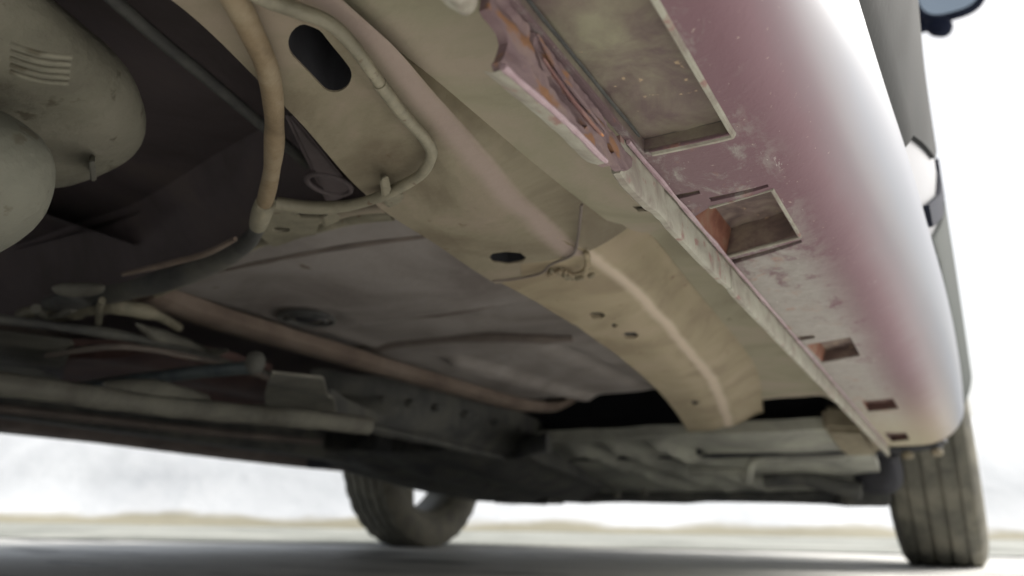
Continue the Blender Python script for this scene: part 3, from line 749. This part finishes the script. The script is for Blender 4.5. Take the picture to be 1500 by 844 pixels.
# --- hoses and pipes
hp = tube('filler_hose', [(-0.16941, 0.11077, 0.226), (-0.17468, 0.12469, 0.226), (-0.18579, 0.14399, 0.226), (-0.19841, 0.16248, 0.226), (-0.2229, 0.18836, 0.226), (-0.25749, 0.21948, 0.226), (-0.30052, 0.25334, 0.226)], .0041, M['hose'], k=8, seg=16, wob=.12)
tube('hose_ferrule', [(-0.28819, 0.2438, 0.226), (-0.2991, 0.25203, 0.226), (-0.316, 0.26466, 0.226)], [.0046, .0055, .0048], M['pipe'], hp, k=3, seg=14)

tube('parking_brake_cable', [(-0.34609, 0.29138, 0.245), (-0.38008, 0.31275, 0.245), (-0.43179, 0.33125, 0.245), (-0.49868, 0.34243, 0.245), (-0.55551, 0.34711, 0.245), (-0.60683, 0.34485, 0.245), (-0.65773, 0.33989, 0.245)], [.0038, .0055, .0075, .0085, .008, .0075, .007], M['dark'], k=8, seg=14, wob=.15)
tube('cable_sleeve', [(-0.37514, 0.29807, 0.24), (-0.41639, 0.30803, 0.24), (-0.46148, 0.30996, 0.24), (-0.50791, 0.31007, 0.24)], [.0015, .0022, .0022, .0015], M['brownrail'], k=6, seg=10)
bl = tube('brake_pipe', [(-0.16996, 0.11861, 0.226), (-0.16687, 0.13182, 0.226), (-0.16258, 0.1401, 0.226), (-0.15772, 0.15052, 0.226), (-0.15916, 0.16354, 0.226), (-0.16462, 0.18213, 0.226), (-0.17177, 0.20771, 0.226), (-0.17592, 0.22819, 0.226), (-0.18166, 0.24119, 0.226), (-0.19675, 0.25467, 0.226), (-0.21298, 0.26121, 0.226), (-0.23353, 0.26666, 0.226), (-0.25501, 0.26695, 0.226), (-0.27215, 0.26, 0.226), (-0.28415, 0.24785, 0.226)], [.0029, .0029, .0027, .0024, .0024, .0024, .0024, .0026, .0027, .0025, .0026, .0028, .0032, .0036, .0034], M['pipe'], k=8, seg=12, wob=.12)
tube('pipe_sleeve', [(-0.16566, 0.18578, 0.2258), (-0.16911, 0.19784, 0.2258), (-0.17171, 0.20855, 0.2258)], .0027, M['pipe'], bl, k=4, seg=12)
# clip holding the pipe to the rail
hexa('pipe_clip', [*[(-0.21256, 0.24358, 0.222), (-0.20646, 0.24196, 0.222), (-0.21695, 0.2582, 0.222), (-0.22515, 0.26107, 0.222)], *[(-0.22654, 0.2596, 0.232), (-0.22004, 0.25788, 0.232), (-0.23122, 0.27518, 0.232), (-0.23996, 0.27825, 0.232)]], M['pipe'], bev=.001)
hexa('pipe_clip', [*[(-0.22916, 0.26581, 0.224), (-0.21406, 0.26282, 0.224), (-0.22045, 0.27222, 0.224), (-0.2343, 0.27654, 0.224)], *[(-0.24107, 0.27961, 0.232), (-0.22518, 0.27648, 0.232), (-0.2319, 0.28637, 0.232), (-0.24647, 0.2909, 0.232)]], M['pipe'], bev=.0015)
hexa('pipe_clip', [*[(-0.28709, 0.28258, 0.232), (-0.27233, 0.2764, 0.232), (-0.27955, 0.29092, 0.232), (-0.2972, 0.29553, 0.232)], *[(-0.30126, 0.29654, 0.24), (-0.28578, 0.29004, 0.24), (-0.29335, 0.30529, 0.24), (-0.31188, 0.31013, 0.24)]], M['pipe'], bev=.0015)
sheet('cable_bracket', xy([(-0.3197, 0.27359, 0.246), (-0.32306, 0.30121, 0.246), (-0.3119, 0.307, 0.246), (-0.33678, 0.32835, 0.246), (-0.37783, 0.33113, 0.246), (-0.36791, 0.30561, 0.246)]), M['pipe'], lambda x, y: (x, y, .246+.002*noise.noise(Vector((x*30, y*30, 0)))), [ellipse(*(-0.35037, 0.31204, 0.246)[:2], .006, .005, 12)], step=.006)

# --- brown longitudinal rail with clips, then the tunnel beyond it
def railtube(name, xs, zs, y0, y1, wx, hz, m, n=60):
    bm = bmesh.new(); rows = []
    for i in range(n+1):
        y = y0+(y1-y0)*i/n; cx = interp(xs, y); cz = interp(zs, y)
        prof_ = [(-.5, 1), (-.5, .25), (-.32, 0), (.32, 0), (.5, .25), (.5, 1)]
        rows.append([bm.verts.new((cx+a*wx, y, cz+b*hz+.0008*noise.noise(Vector((a*3, y*20, b*4))))) for a, b in prof_])
    for i in range(n):
        for j in range(5): bm.faces.new((rows[i][j], rows[i][j+1], rows[i+1][j+1], rows[i+1][j]))
    bm.faces.new(rows[0]); bm.faces.new(rows[-1][::-1])
    return link(name, bm, m, ROOT, angle=50)
railtube('tunnel_rail', [(.30, -.585), (.45, -.607), (.7, -.612), (1.3, -.605)], [(.3, .256), (.5, .250), (1.05, .250), (1.18, .260), (1.26, .285)], .39, 1.26, .036, .016, M['brownrail'])
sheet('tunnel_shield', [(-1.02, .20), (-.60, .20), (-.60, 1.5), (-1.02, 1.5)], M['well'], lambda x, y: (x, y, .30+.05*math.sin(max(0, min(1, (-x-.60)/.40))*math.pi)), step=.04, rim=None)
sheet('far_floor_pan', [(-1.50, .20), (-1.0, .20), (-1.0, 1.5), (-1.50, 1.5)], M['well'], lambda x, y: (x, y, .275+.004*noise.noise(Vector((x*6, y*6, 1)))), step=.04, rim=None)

# wiring clips at the rail's rear end
cb = tube('wiring_harness', [(-0.70803, 0.34482, 0.242), (-0.67425, 0.34398, 0.242), (-0.6737, 0.36174, 0.242), (-0.63436, 0.35648, 0.242), (-0.60697, 0.36063, 0.242), (-0.59613, 0.37542, 0.242), (-0.59452, 0.40078, 0.242), (-0.6152, 0.43903, 0.242)], [.004, .006, .005, .007, .006, .007, .006, .004], M['pipe'], k=6, wob=.5)
tube('cable_clip', [(-0.57302, 0.33687, 0.236), (-0.59849, 0.35085, 0.236), (-0.64776, 0.38106, 0.236)], .0028, M['pipe'], cb, k=3)
tube('cable_clip', [(-0.58352, 0.30211, 0.238), (-0.58031, 0.30765, 0.238), (-0.57232, 0.31364, 0.238), (-0.55417, 0.31881, 0.238), (-0.54496, 0.31954, 0.238)], [.001, .005, .006, .005, .001], M['grey'], cb, k=3)
tube('cable_clip', [(-0.65617, 0.33006, 0.238), (-0.67142, 0.34673, 0.238), (-0.66137, 0.35168, 0.238), (-0.62181, 0.34245, 0.238)], .004, M['grey'], cb, k=3)
superblob('clip_block', (-0.61021, 0.33333, 0.24), (.016, .012, .006), M['dark'], 3, parent=cb)
tube('heat_shield_edge', [(-0.60322, 0.38865, 0.232), (-0.62526, 0.42489, 0.232), (-0.63913, 0.46134, 0.232), (-0.64897, 0.49734, 0.232), (-0.6163, 0.49893, 0.232)], [.001, .007, .009, .007, .001], M['grey'], k=5, wob=.3)
# exhaust hanger bracket, exhaust and rod, far left
tube('underfloor_cable', [(-0.67443, 0.2928, 0.225), (-0.6486, 0.3445, 0.225), (-0.62664, 0.39277, 0.225), (-0.62988, 0.45166, 0.225), (-0.64355, 0.54683, 0.225), (-0.66169, 0.65684, 0.225)], .0045, M['dark'], k=5, wob=.3)
tube('underfloor_cable', [(-0.72394, 0.38369, 0.215), (-0.6249, 0.39347, 0.215), (-0.60668, 0.46601, 0.215), (-0.62262, 0.56715, 0.215)], .003, M['sealer'], k=5, wob=.3)
tube('far_brace', [(-1.048, 0.46327, 0.2), (-1.0255, 0.60516, 0.2), (-0.99719, 0.78413, 0.2), (-0.93824, 0.97627, 0.2)], .006, M['sealer'], k=4, wob=.3)
railtube('tunnel_crossmember', [(.30, -.86), (1.0, -.80)], [(.3, .240), (1.0, .242)], .34, 1.05, .05, .02, M['sealer'])
hexa('exhaust_bracket', [*[(-0.66854, 0.29209, 0.215), (-0.63748, 0.35883, 0.215), (-0.77779, 0.4297, 0.215), (-0.83533, 0.37269, 0.215)], *[(-0.7377, 0.3223, 0.23), (-0.70343, 0.39595, 0.23), (-0.85825, 0.47415, 0.23), (-0.92175, 0.41125, 0.23)]], M['grey'], bev=.004)
hexa('exhaust_bracket', [*[(-0.69581, 0.30032, 0.19), (-0.66147, 0.34733, 0.19), (-0.69618, 0.38656, 0.19), (-0.76236, 0.42076, 0.19), (-0.85964, 0.37713, 0.19)], *[(-0.75379, 0.32535, 0.2), (-0.7166, 0.37628, 0.2)]][:4]+[*[(-0.78278, 0.33786, 0.205), (-0.74416, 0.39075, 0.205), (-0.7832, 0.43488, 0.205), (-0.85765, 0.47336, 0.205)]], M['grey'], bev=.003)
tube('tension_rod', [(-0.8152, 0.47334, 0.205), (-0.71061, 0.4681, 0.205), (-0.60789, 0.46866, 0.205), (-0.54824, 0.475, 0.205)], .0065, M['rod'], k=2)
superblob('rod_nut', (-0.52207, 0.45319, 0.203), (.008, .008, .010), M['dark'], 2.4)
sheet('heat_shield', xy([(-0.77435, 0.42781, 0.225), (-0.67649, 0.46333, 0.225), (-0.68992, 0.62395, 0.225), (-0.84168, 0.75732, 0.225), (-0.96795, 0.73203, 0.225), (-0.96974, 0.53911, 0.225)]), M['red'], lambda x, y: (x, y, .225+.01*noise.noise(Vector((x*14, y*9, 1)))), step=.02, rim=(0, 0, .02))
tube('exhaust_pipe', [(-0.65755, 0.2867, 0.17), (-0.64202, 0.34045, 0.17), (-0.63931, 0.41157, 0.17), (-0.61969, 0.48407, 0.17), (-0.59153, 0.52651, 0.17), (-0.5626, 0.5825, 0.17), (-0.54526, 0.63781, 0.17)], .010, M['grey'], k=5, wob=.15)
tube('exhaust_heat_plate', [(-0.65964, 0.40328, 0.18), (-0.64618, 0.44215, 0.18), (-0.64041, 0.49914, 0.18)], [.010, .016, .010], M['grey'], k=5, wob=.2)
sheet('exhaust_shield_plate', xy([(-0.50986, 0.46192, 0.195), (-0.50533, 0.51856, 0.195), (-0.58411, 0.61902, 0.195), (-0.70263, 0.77306, 0.195), (-0.76341, 0.70321, 0.195), (-0.61773, 0.55413, 0.195)]), M['grey'], lambda x, y: (x, y, .195+.012*noise.noise(Vector((x*16, y*10, 1)))), step=.02, rim=(0, 0, .003))
# far sill with hooks
def far_map(s, y):
    x = -1.56+.17*s
    return (x, y, .222-.016*sstep(.4, 1.5, y)+.04*sstep(.35, 1, s)+.02*sstep(.3, 0, s))
sheet('far_sill', [(0, -.1), (1, -.1), (1, 1.66), (0, 1.66)], M['brownrail'], far_map, step=.08, stepy=.03, rim=(0, 0, .08))
for px in ((-1.36, 0.73506, 0.24812), (-1.36, 1.1744, 0.25285)):
    tube('sill_hook', [Vector(px)+Vector(v) for v in ((.0, .06, .04), (.0, .05, .01), (0, .0, -.008), (0, -.05, -.012))], [.012, .014, .014, .010], M['pipe'], k=5)
railtube('far_rail', [(.2, -1.14), (1.5, -1.10)], [(.2, .205), (1.5, .185)], .3, 1.5, .05, .06, M['dark'])

# --- front end: dark engine bay, subframe with ribs, gearbox tray
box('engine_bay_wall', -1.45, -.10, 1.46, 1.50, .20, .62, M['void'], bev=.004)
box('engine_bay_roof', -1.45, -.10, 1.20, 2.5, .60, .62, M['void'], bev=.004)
sf_c = [(-.14, 1.335, .226), (-.72, 1.335, .222)]
def sub_map(x, t):
    y = 1.335+.42*t; z = .228-.078*t
    for k in range(3):
        cx = -.66+.085*k+.16*t
        z -= .016*math.exp(-((x-cx)/.015)**2)*sstep(0, .1, t)*sstep(1, .85, t)
    z += .003*noise.noise(Vector((x*14, t*5, 1)))
    return (x, y, z)
sfp = sheet('front_subframe', [(-.80, 0), (-.135, 0), (-.12, .5), (-.12, 1), (-.80, 1)], M['subframe'], sub_map, [ellipse(-.42, .25, .018, .05, 14)], step=.012, stepy=.05, rim=(0, 0, .02))
sfp['label'] = 'grey ribbed front subframe'
tube('subframe_cross_tube', [(-1.05, 1.79, .146), (-.8, 1.78, .142), (-.5, 1.78, .143), (-.2, 1.78, .145)], [.020, .017, .017, .020], M['dark'], k=6, wob=.25)
tube('antiroll_bar', [(-0.44684, 1.48, 0.17611), (-0.35484, 1.48, 0.17189), (-0.33821, 1.48, 0.15663), (-0.33146, 1.48, 0.17898), (-0.31275, 1.48, 0.19358), (-0.22994, 1.48, 0.19635), (-0.16075, 1.48, 0.19686)], .009, M['subframe'], k=5)
for q in [(-0.68832, 1.7, 0.14079), (-0.61957, 1.7, 0.14507)]:
    superblob('subframe_bolt', q, (.008, .012, .008), M['grey'], 2.5)
tube('lower_edge_bar', [(-1.0796, 1.78, 0.14018), (-0.99594, 1.78, 0.13481), (-0.91568, 1.78, 0.13134)], .012, M['dark'], k=3)
hexa('jacking_pad', [*[(-1.0387, 1.72, 0.12257), (-0.881, 1.72, 0.12277)], *[(a, b+.1, c) for a, b, c in [(-0.881, 1.72, 0.12277), (-1.0387, 1.72, 0.12257)]], *[(-1.0397, 1.72, 0.15995), (-0.8811, 1.72, 0.1587)], *[(a, b+.1, c) for a, b, c in [(-0.8811, 1.72, 0.1587), (-1.0397, 1.72, 0.15995)]]], M['dark'], bev=.003)
# rocker end bracket beside the wheel arch
hexa('sill_end_bracket', [(-.172, 1.30, .222), (-.11, 1.30, .216), (-.10, 1.42, .19), (-.16, 1.42, .19), (-.172, 1.30, .262), (-.11, 1.30, .262), (-.10, 1.46, .25), (-.16, 1.46, .25)], M['rail'], bev=.008)
# control arm and hub carrier behind the near wheel
hexa('control_arm', [*[(-0.20051, 1.7, 0.1164), (-0.1185, 1.7, 0.11668)], (-.115, 1.95, .13), (-.30, 1.95, .13), *[(-0.19302, 1.7, 0.18595), (-0.11029, 1.7, 0.18442)], (-.115, 1.95, .2), (-.30, 1.95, .2)], M['dark'], bev=.006)
superblob('ball_joint', (-0.1281, 1.66, 0.1821), (.045, .05, .045), M['void'], 2.6)
tube('steering_link', [(-0.3349, 1.62, 0.16303), (-0.26835, 1.62, 0.16882), (-0.20048, 1.62, 0.1524), (-0.15668, 1.62, 0.14189)], .016, M['dark'], k=5, wob=.2)
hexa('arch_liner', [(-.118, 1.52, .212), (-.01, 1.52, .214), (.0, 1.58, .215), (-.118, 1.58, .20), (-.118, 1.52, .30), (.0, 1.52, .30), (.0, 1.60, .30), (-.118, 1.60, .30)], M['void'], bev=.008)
for k_, (a_, b_) in enumerate(((-.088, 1.52), (-.066, 1.535), (-.020, 1.54))): superblob('liner_clip', (a_, b_, .196+.004*k_), (.010, .012, .007), M['rail'] if k_ else M['void'], 2.4)
# engine tray
def tray_map(s, y):
    x = -1.22+.52*s
    z = .165-.035*sstep(1.25, 1.7, y)*1.0+.03*(abs(s-.5)*2)**3
    z -= .006*math.sin(s*26)*(.5+.5*sstep(1.2, 1.35, y))
    return (x, y, z+.04*sstep(1.35, 1.12, y))
tr = sheet('engine_tray', [(0, 1.12), (1, 1.2), (1, 1.85), (0, 1.85)], M['dark'], tray_map, step=.03, stepy=.02, rim=(0, 0, .05))
GT = spline([(-0.76064, 0.7584, 0.243), (-0.7029, 0.84747, 0.243), (-0.67133, 0.97651, 0.243), (-0.68919, 1.2281, 0.243), (-0.74563, 1.4876, 0.243)], 5)
GB = spline([(-0.62138, 0.65359, 0.188), (-0.68305, 0.79981, 0.188), (-0.72017, 1.0132, 0.188), (-0.74761, 1.2672, 0.188), (-0.57873, 1.1245, 0.188)], 5)
sheet('gearbox_casing', [(0, 0), (1, 0), (1, 1), (0, 1)], M['dark'], lambda u, t: tuple(GT[min(20, int(u*20))].lerp(GT[min(20, int(u*20)+1)], u*20-int(u*20)).lerp(GB[min(20, int(u*20))].lerp(GB[min(20, int(u*20)+1)], u*20-int(u*20)), t)+Vector((0, 0, -.012*math.sin(t*math.pi)+.004*noise.noise(Vector((u*9, t*5, 0)))))), step=.04, rim=(0, 0, .03))
for k_ in range(5, 18, 2): superblob('casing_bolt', GT[k_]+Vector((0, 0, -.004)), (.008, .008, .006), M['dark'], 2.4, seg=12, ring=8)
tube('tray_rim', [(-0.67285, 0.75978, 0.192), (-0.68101, 0.87222, 0.192), (-0.70323, 1.0272, 0.192), (-0.74231, 1.2709, 0.192)], [.004, .006, .006, .005], M['dark'], k=4, wob=.3)

# --- wheels
def wheel(name):
    r = bpy.data.objects.new(name, None); COL.objects.link(r); r.parent = ROOT
    wd = .172; R0 = .292
    bm = bmesh.new(); pr_ = []
    h = wd/2
    pr_ = [(-h+.022, .195), (-h+.004, .215), (-h, .245), (-h+.006, .272), (-h+.016, .287)]
    ribs = [-.060, -.028, .0, .028, .060]
    x = -h+.016
    for i, g in enumerate((-.046, -.0155, .0155, .046)):
        pr_ += [(g-.004, R0-.0015*abs(g)/.06), (g-.0035, R0-.006), (g+.0035, R0-.006), (g+.004, R0-.0015*abs(g)/.06)]
    pr_ += [(h-.016, .287), (h-.006, .272), (h, .245), (h-.004, .215), (h-.022, .195)]
    n = 96; rings = []
    for i in range(n):
        a = 2*math.pi*i/n
        rings.append([bm.verts.new((px_, r_*math.sin(a), r_*math.cos(a))) for px_, r_ in pr_])
    for i in range(n):
        A, B = rings[i], rings[(i+1) % n]
        for j in range(len(pr_)-1): bm.faces.new((A[j], A[j+1], B[j+1], B[j]))
    # sipes: shallow cross cuts, alternate columns of each rib pushed in
    for i in range(0, n, 3):
        for v, (px_, r_) in zip(rings[i], pr_):
            if r_ > .284: v.co.y *= .984; v.co.z *= .984
    bmesh.ops.recalc_face_normals(bm, faces=bm.faces)
    me = bpy.data.meshes.new('tyre'); bm.to_mesh(me); bm.free(); me.materials.append(M['tyre'])
    t = bpy.data.objects.new('tyre', me); COL.objects.link(t); t.parent = r
    me.shade_smooth(); me.set_sharp_from_angle(angle=math.radians(40))
    # rim barrel
    bm = bmesh.new(); pr_ = [(-h+.020, .200), (-h+.026, .190), (-h+.05, .178), (h-.03, .175), (h-.018, .190), (h-.012, .200)]
    rings = [[bm.verts.new((px_, r_*math.sin(a), r_*math.cos(a))) for px_, r_ in pr_] for a in [2*math.pi*i/64 for i in range(64)]]
    for i in range(64):
        A, B = rings[i], rings[(i+1) % 64]
        for j in range(5): bm.faces.new((A[j], A[j+1], B[j+1], B[j]))
    me = bpy.data.meshes.new('rim'); bm.to_mesh(me); bm.free(); me.materials.append(M['rim']); me.shade_smooth()
    ri = bpy.data.objects.new('rim', me); COL.objects.link(ri); ri.parent = r
    bms = bmesh.new(); v = [bms.verts.new(c) for c in ((.045, -.028, .03), (.075, -.028, .03), (.075, .028, .03), (.045, .028, .03), (.055, -.018, .18), (.07, -.018, .18), (.07, .018, .18), (.055, .018, .18))]
    for f in ((0, 1, 2, 3), (7, 6, 5, 4), (0, 4, 5, 1), (1, 5, 6, 2), (2, 6, 7, 3), (3, 7, 4, 0)): bms.faces.new([v[i] for i in f])
    bmesh.ops.recalc_face_normals(bms, faces=bms.faces)
    bmesh.ops.bevel(bms, geom=list(bms.edges), offset=.005, segments=2, affect='EDGES')
    sm_ = bpy.data.meshes.new('spoke'); bms.to_mesh(sm_); bms.free(); sm_.materials.append(M['rim'])
    for k in range(5):
        s = bpy.data.objects.new('spoke', sm_); COL.objects.link(s); s.parent = r; s.rotation_euler = (math.radians(72*k+20), 0, 0)
    bm = bmesh.new()
    bmesh.ops.create_cone(bm, cap_ends=True, segments=40, radius1=.055, radius2=.045, depth=.12, matrix=Matrix.Translation((.005, 0, 0)) @ Matrix.Rotation(math.pi/2, 4, 'Y'))
    me = bpy.data.meshes.new('hub'); bm.to_mesh(me); bm.free(); me.materials.append(M['dark'])
    hb = bpy.data.objects.new('hub', me); COL.objects.link(hb); hb.parent = r
    bm = bmesh.new()
    bmesh.ops.create_cone(bm, cap_ends=True, segments=56, radius1=.115, radius2=.115, depth=.02, matrix=Matrix.Translation((.0, 0, 0)) @ Matrix.Rotation(math.pi/2, 4, 'Y'))
    me = bpy.data.meshes.new('brake_disc'); bm.to_mesh(me); bm.free(); me.materials.append(M['dark'])
    dk = bpy.data.objects.new('brake_disc', me); COL.objects.link(dk); dk.parent = r
    return r
def place(r, x, y, z, flip=False):
    r.location = Vector((x, y, z))-ROOT.location
    if flip: r.rotation_euler = (0, 0, math.pi)
def copy_wheel(r):
    c = r.copy(); COL.objects.link(c)
    for ch in r.children:
        k = ch.copy(); COL.objects.link(k); k.parent = c
    return c
w1 = wheel('wheel')
place(w1, -.040, 2.0, .2875)
w2 = copy_wheel(w1); place(w2, -1.49, 2.0, .2875, True)
w3 = copy_wheel(w1); place(w3, -.040, -.46, .290)
w4 = copy_wheel(w1); place(w4, -1.49, -.46, .290, True)

# --- doors and trims above the sill on the near side
RX = [(-.3, .0245), (.557, .0245), (.82, .0305), (.92, .034), (1.05, .038), (1.3, .0455), (1.58, .0535)]
RZ = [(-.3, .45), (.557, .45), (.82, .45), (.92, .435), (1.05, .39), (1.3, .37), (1.58, .345)]
def door_map(off):
    def f(s, y):
        xe = interp(E, y); xr = interp(RX, y); zr = interp(RZ, y)
        if s <= 1:
            z = .2875+(zr-.2875)*s; x = xe+(xr-xe)*(1-(1-s)**1.7)
        else:
            z = zr+(.95-zr)*(s-1); x = xr
        n = Vector((1, 0, -.25)).normalized()*off*min(1, s*8+.3)
        return (x+n.x-.004, y, z+n.z)
    return f
sheet('door', [(0, -.3), (2, -.3), (2, 1.57), (0, 1.57)], M['body'], door_map(0), step=.06, stepy=.03, rim=(-.02, 0, 0))
def slant(s, yr, k=.30): return (s, yr-k*(1-s))
sheet('door_trim', [(.02, -.3), (1.12, -.3), slant(1.12, .84), slant(1.0, .82), slant(.6, .80, .25), slant(.12, .75), (.02, .47)], M['trim'], door_map(.004), step=.05, stepy=.02, rim=(-.004, 0, 0))
sheet('trim_end_cap', [(.10, .60), (.5, .745), (1.05, .885), (1.1, .945), (.5, .80), (.08, .64)], M['navy'], door_map(.0045), step=.04, stepy=.02, rim=(-.004, 0, 0))
sheet('front_door_trim', [(.05, .655), (.6, .84), (1.1, .96), (1.1, 1.57), (.05, 1.57)], M['trim2'], door_map(.004), step=.05, stepy=.02, rim=(-.004, 0, 0))
tube('sill_seam', [door_map(.001)(0.0, y) for y in [-.2+.1*i for i in range(18)]], .0014, M['dark'], k=3, seg=6)
# front wing over the wheel, bonnet, cabin: closed shell that keeps the light off the underside
body_x0, body_x1 = -1.56, .02
bm = bmesh.new(); rows = []
stations = [(-1.15, .50, .80, .10), (-1.05, .40, 1.05, .05), (-.8, .62, 1.40, .0), (-.3, .60, 1.46, 0), (.3, .60, 1.47, 0), (.8, .60, 1.44, 0), (1.2, .60, 1.25, 0), (1.5, .60, 1.02, 0), (1.7, .62, .95, 0), (2.3, .64, .86, .02), (2.6, .45, .72, .08), (2.68, .35, .6, .14)]
for y, zb, zt, ins in stations:
    sh = min(.95, zt)
    tumble = max(0, (zt-.95))*.30
    rows.append([bm.verts.new(c) for c in ((body_x0+ins, y, zb), (body_x0+ins, y, sh-.1), (body_x0+ins+.02, y, sh), (body_x0+ins+.04+tumble, y, zt-.02), (body_x0+ins+.12+tumble, y, zt), (body_x1-ins-.12-tumble, y, zt), (body_x1-ins-.04-tumble, y, zt-.02), (body_x1-ins-.02, y, sh), (body_x1-ins, y, sh-.1), (body_x1-ins, y, zb))])
for i in range(len(rows)-1):
    for j in range(9): bm.faces.new((rows[i][j], rows[i][j+1], rows[i+1][j+1], rows[i+1][j]))
bm.faces.new(rows[0]); bm.faces.new(rows[-1][::-1])
link('body_shell', bm, M['body'], ROOT, angle=30)
box('far_side_panel', -1.575, -1.555, -.15, 1.66, .22, .98, M['body'], bev=.006)
sheet('front_wing', [(0, 1.60), (1, 1.60), (1, 2.62), (0, 2.62)], M['body'], lambda s, y: (.03+.02*math.sin(s*2), y, (.62 if 1.66 < y < 2.34 else .34 if y < 1.66 else .36)*(1-s)+.95*s), step=.1, stepy=.06, rim=(-.02, 0, 0))

# --- side mirror on the near front door
mir = bpy.data.objects.new('side_mirror', None); COL.objects.link(mir); mir.parent = ROOT
def mlink(name, bm, m):
    return link(name, bm, m, mir)
mir.location = -ROOT.location
# housing: shell round the glass, open to the rear
MC = Vector((.118, 1.45, 1.075)); ma, mb = .062, .070
rows = []; bm = bmesh.new()
for k, (sc_, dy) in enumerate(((.84, .006), (1.0, 0), (1.04, .008), (1.0, .018), (.85, .032), (.5, .045), (.02, .05))):
    rows.append([bm.verts.new(MC+Vector((sc_*ma*math.copysign(abs(math.cos(a))**.7, math.cos(a)), dy, sc_*mb*math.copysign(abs(math.sin(a))**.7, math.sin(a))))) for a in [2*math.pi*i/40 for i in range(40)]])
for i in range(len(rows)-1):
    for j in range(40): bm.faces.new((rows[i][j], rows[i][(j+1) % 40], rows[i+1][(j+1) % 40], rows[i+1][j]))
mlink('mirror_housing', bm, M['navy'])
bm = bmesh.new()
bm.faces.new([bm.verts.new(MC+Vector((.85*ma*math.copysign(abs(math.cos(a))**.7, math.cos(a)), .009, .85*mb*math.copysign(abs(math.sin(a))**.7, math.sin(a))))) for a in [2*math.pi*i/40 for i in range(40)]])
gm = mat('mirror_glass', [(.62, .70, .75), (.64, .72, .77), (.66, .74, .79)], 3, .12, 0, metal=1)
mlink('mirror_glass', bm, gm)
bm = bmesh.new(); tube_bm(bm, spline([(.02, 1.50, 1.06), (.06, 1.50, 1.04), (.085, 1.49, 1.035), (.10, 1.48, 1.045)], 4), .02, 14)
mlink('mirror_arm', bm, M['navy'])
superblob('mirror_pivot', (.092, 1.44, .980), (.022, .02, .016), M['navy'], 2.4, rot=(0, .5, 0), parent=mir)
